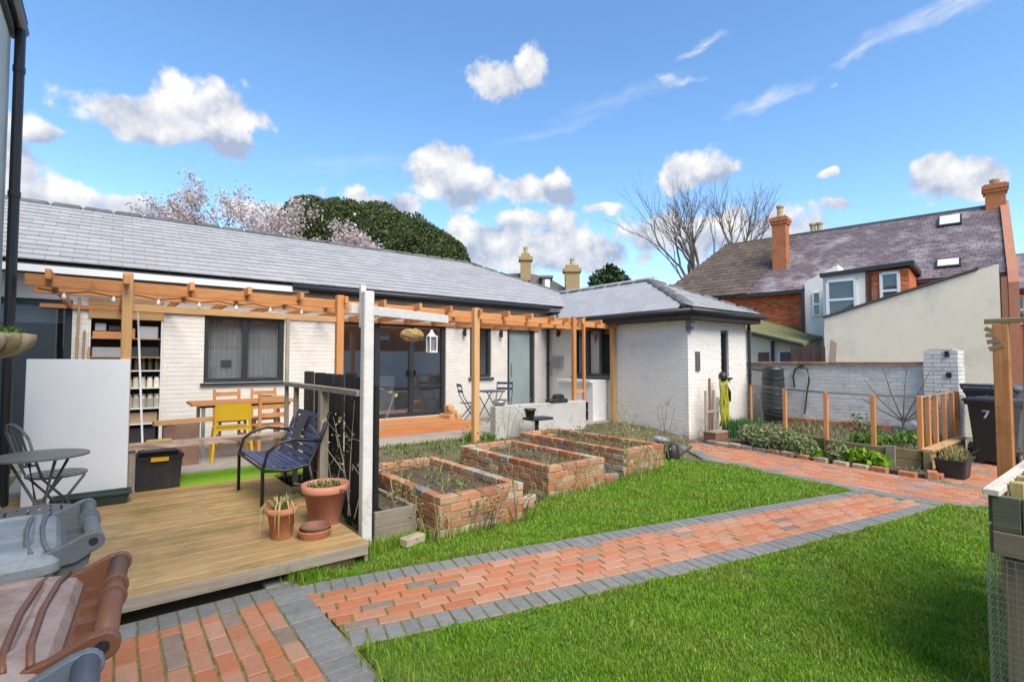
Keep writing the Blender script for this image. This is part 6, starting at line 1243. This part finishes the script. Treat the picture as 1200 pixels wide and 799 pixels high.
for i, (x, y, w, lab) in enumerate(((9.25, 1.88, .2, 'black trough of dried plants at the corner of the vegetable bed'), (9.9, 2.0, .17, 'black pot of dried plants behind the black trough'))):
    t = thing('black_trough', lab, 'planter', (x, y, 0)); b = MB(); b.loft([rr(x, y, w*.85, w*.75, .04, 0), rr(x, y, w, w*.85, .04, .22), rr(x, y, w*1.06, w*.9, .04, .225), rr(x, y, w*1.06, w*.9, .04, .25), rr(x, y, w*.95, w*.8, .04, .25), rr(x, y, w*.9, w*.75, .04, .2)]); b.build('tub', BLACKP, t); bl('dry_leaves', 150, (x, y, .2), (w*.8, w*.7), (.06, .22), .012, STRAW, t, .8); bl('leaves', 90, (x, y, .2), (w*.8, w*.7), (.05, .12), .02, OLIVE, t, .8)
# ------------------------------------------------------------------ tall timber planter at the right edge
pl_ = thing('tall_planter', 'tall timber planter with wire mesh sides at the right edge of the lawn', 'planter', (4.0, .1, 0)); GT = wood('green_grey_board', (.10, .105, .07), (.165, .16, .11), 'y', .85, .25); GTX = wood('green_grey_board', (.15, .14, .10), (.22, .20, .15), 'x', .85)
PX0, PX1, PY0, PY1 = 3.22, 4.82, -.22, .52
y = PY1
for w in (.10, .14, .25, .24): MB().bb(PX0-.012, PX0+.02, y-w+.004, y, .83, .985, .003).build('board', GT, pl_); y -= w
MB().bb(PX0-.016, PX0+.03, PY0, PY1, .72, .825, .004).build('rail', wood('brown_rail', (.20, .155, .11), (.30, .24, .18), 'y', .85), pl_)
for z in (.72, .86): MB().bb(PX0, PX1, PY1-.02, PY1+.014, z, z+.125, .004).build('board', GTX, pl_)
MB().bb(PX0-.02, PX1, PY1-.03, PY1+.03, .985, 1.012, .004).build('rim', wood('pale_rim', (.50, .45, .36), (.60, .55, .46), 'x', .8), pl_); MB().bb(PX0+.02, PX1, PY0, PY1-.03, .70, .93).build('soil', SOIL, pl_)
for x in (PX0+.06, PX1-.05):
    for y in (PY1-.07, PY0+.05): MB().bb(x-.035, x+.035, y-.04, y+.04, -.03, .72).build('leg', wood('brown_leg', (.19, .14, .10), (.28, .22, .16), 'z', .85), pl_)
MB().bb(PX0+.05, PX0+.09, PY0+.1, PY1-.2, .05, .70).build('inner_board', wood('brown_leg', (.19, .14, .10), (.28, .22, .16), 'z', .85), pl_)
def mesh_panel(p0, u, nu, nv, s):
    b = MB()
    for i in range(nu+1): q = Vector(p0)+Vector(u)*(i*s); b.tube([q, q+Vector((random.uniform(-.004, .004), random.uniform(-.004, .004), nv*s))], .0013, 3, 0, False)
    for j in range(nv+1): q = Vector(p0)+Vector((0, 0, j*s)); b.tube([q, q+Vector(u)*(nu*s)], .0013, 3, 0, False)
    return b.build('wire_mesh', GALV, pl_, kind='stuff')
mesh_panel((PX0-.018, PY1+.02, .0), (0, -1, 0), 22, 22, .032); mesh_panel((PX0-.018, PY1+.022, .0), (1, 0, 0), 50, 22, .032)
for x in np.arange(3.4, 4.7, .19): MB().bb(x-.02, x+.02, PY1-.09, PY1-.035, .93, 1.03, .006).build('peg', wood('peg', (.46, .36, .15), (.55, .45, .2), 'z', .8), pl_)
bl('seedlings', 900, (3.95, .15, .92), (.55, .26), (.03, .1), .014, BRIGHT, pl_, .9)
wtr = thing('black_trough', 'long black plastic trough lying in the tall planter', 'planter', (4.4, .2, .93)); b = MB(); b.loft([[(4.3+x*sx, .12+y*sy, z) for x, y in ((-1, -1), (1, -1), (1, 1), (-1, 1))] for sx, sy, z in ((.28, .28, .932), (.32, .32, 1.05), (.34, .34, 1.052), (.34, .34, 1.075), (.30, .30, 1.075), (.29, .29, 1.0))]); b.build('tub', BLACKP, wtr)
wpi = thing('white_pipe', 'bent white plastic pipe behind the wire mesh of the tall planter', 'pipe', (3.35, .3, .3)); MB().tube([(3.30, .46, .50), (3.30, .42, .47), (3.32, .32, .44), (3.36, .05, .42)], [.022, .03, .032, .03], 10).build('spout', WHITEM, wpi, True); MB().tube([(3.30, .40, .16), (3.30, .43, .28), (3.32, .38, .34), (3.34, .25, .35), (3.36, .05, .34)], .026, 10).build('bend', WHITEM, wpi, True)
ga = thing('gateway', 'orange post and beam frame with leaning boards behind the tall planter', 'frame', (4.95, .6, 0)); MB().bb(4.90, 4.98, .675, .76, -.03, 1.86, .005).build('post', pine('z'), ga); MB().bb(4.90, 4.96, .05, .80, 1.865, 1.90, .004).build('beam', wood('old_beam', (.26, .19, .09), (.36, .28, .15), 'y', .85), ga)
for x, y, a in ((4.98, .60, .05), (5.02, .52, -.06), (4.99, .44, .10), (5.05, .36, -.02)): MB().box((x, y, .95), (.018, .075, 1.86), Matrix.Rotation(a*.6, 3, 'X'), .003).build('board', wood('leaning_board', (.36, .29, .19), (.46, .39, .28), 'z', .85, .2), ga)
for k in range(4): MB().box((4.92, .775-.012*k, 1.82-.04*k), (.05, .05+.012*k, .03), Matrix.Rotation(.5-.3*k, 3, 'X')).build('offcut', wood('offcut', (.30, .20, .10), (.40, .29, .17), 'y', .85), ga)
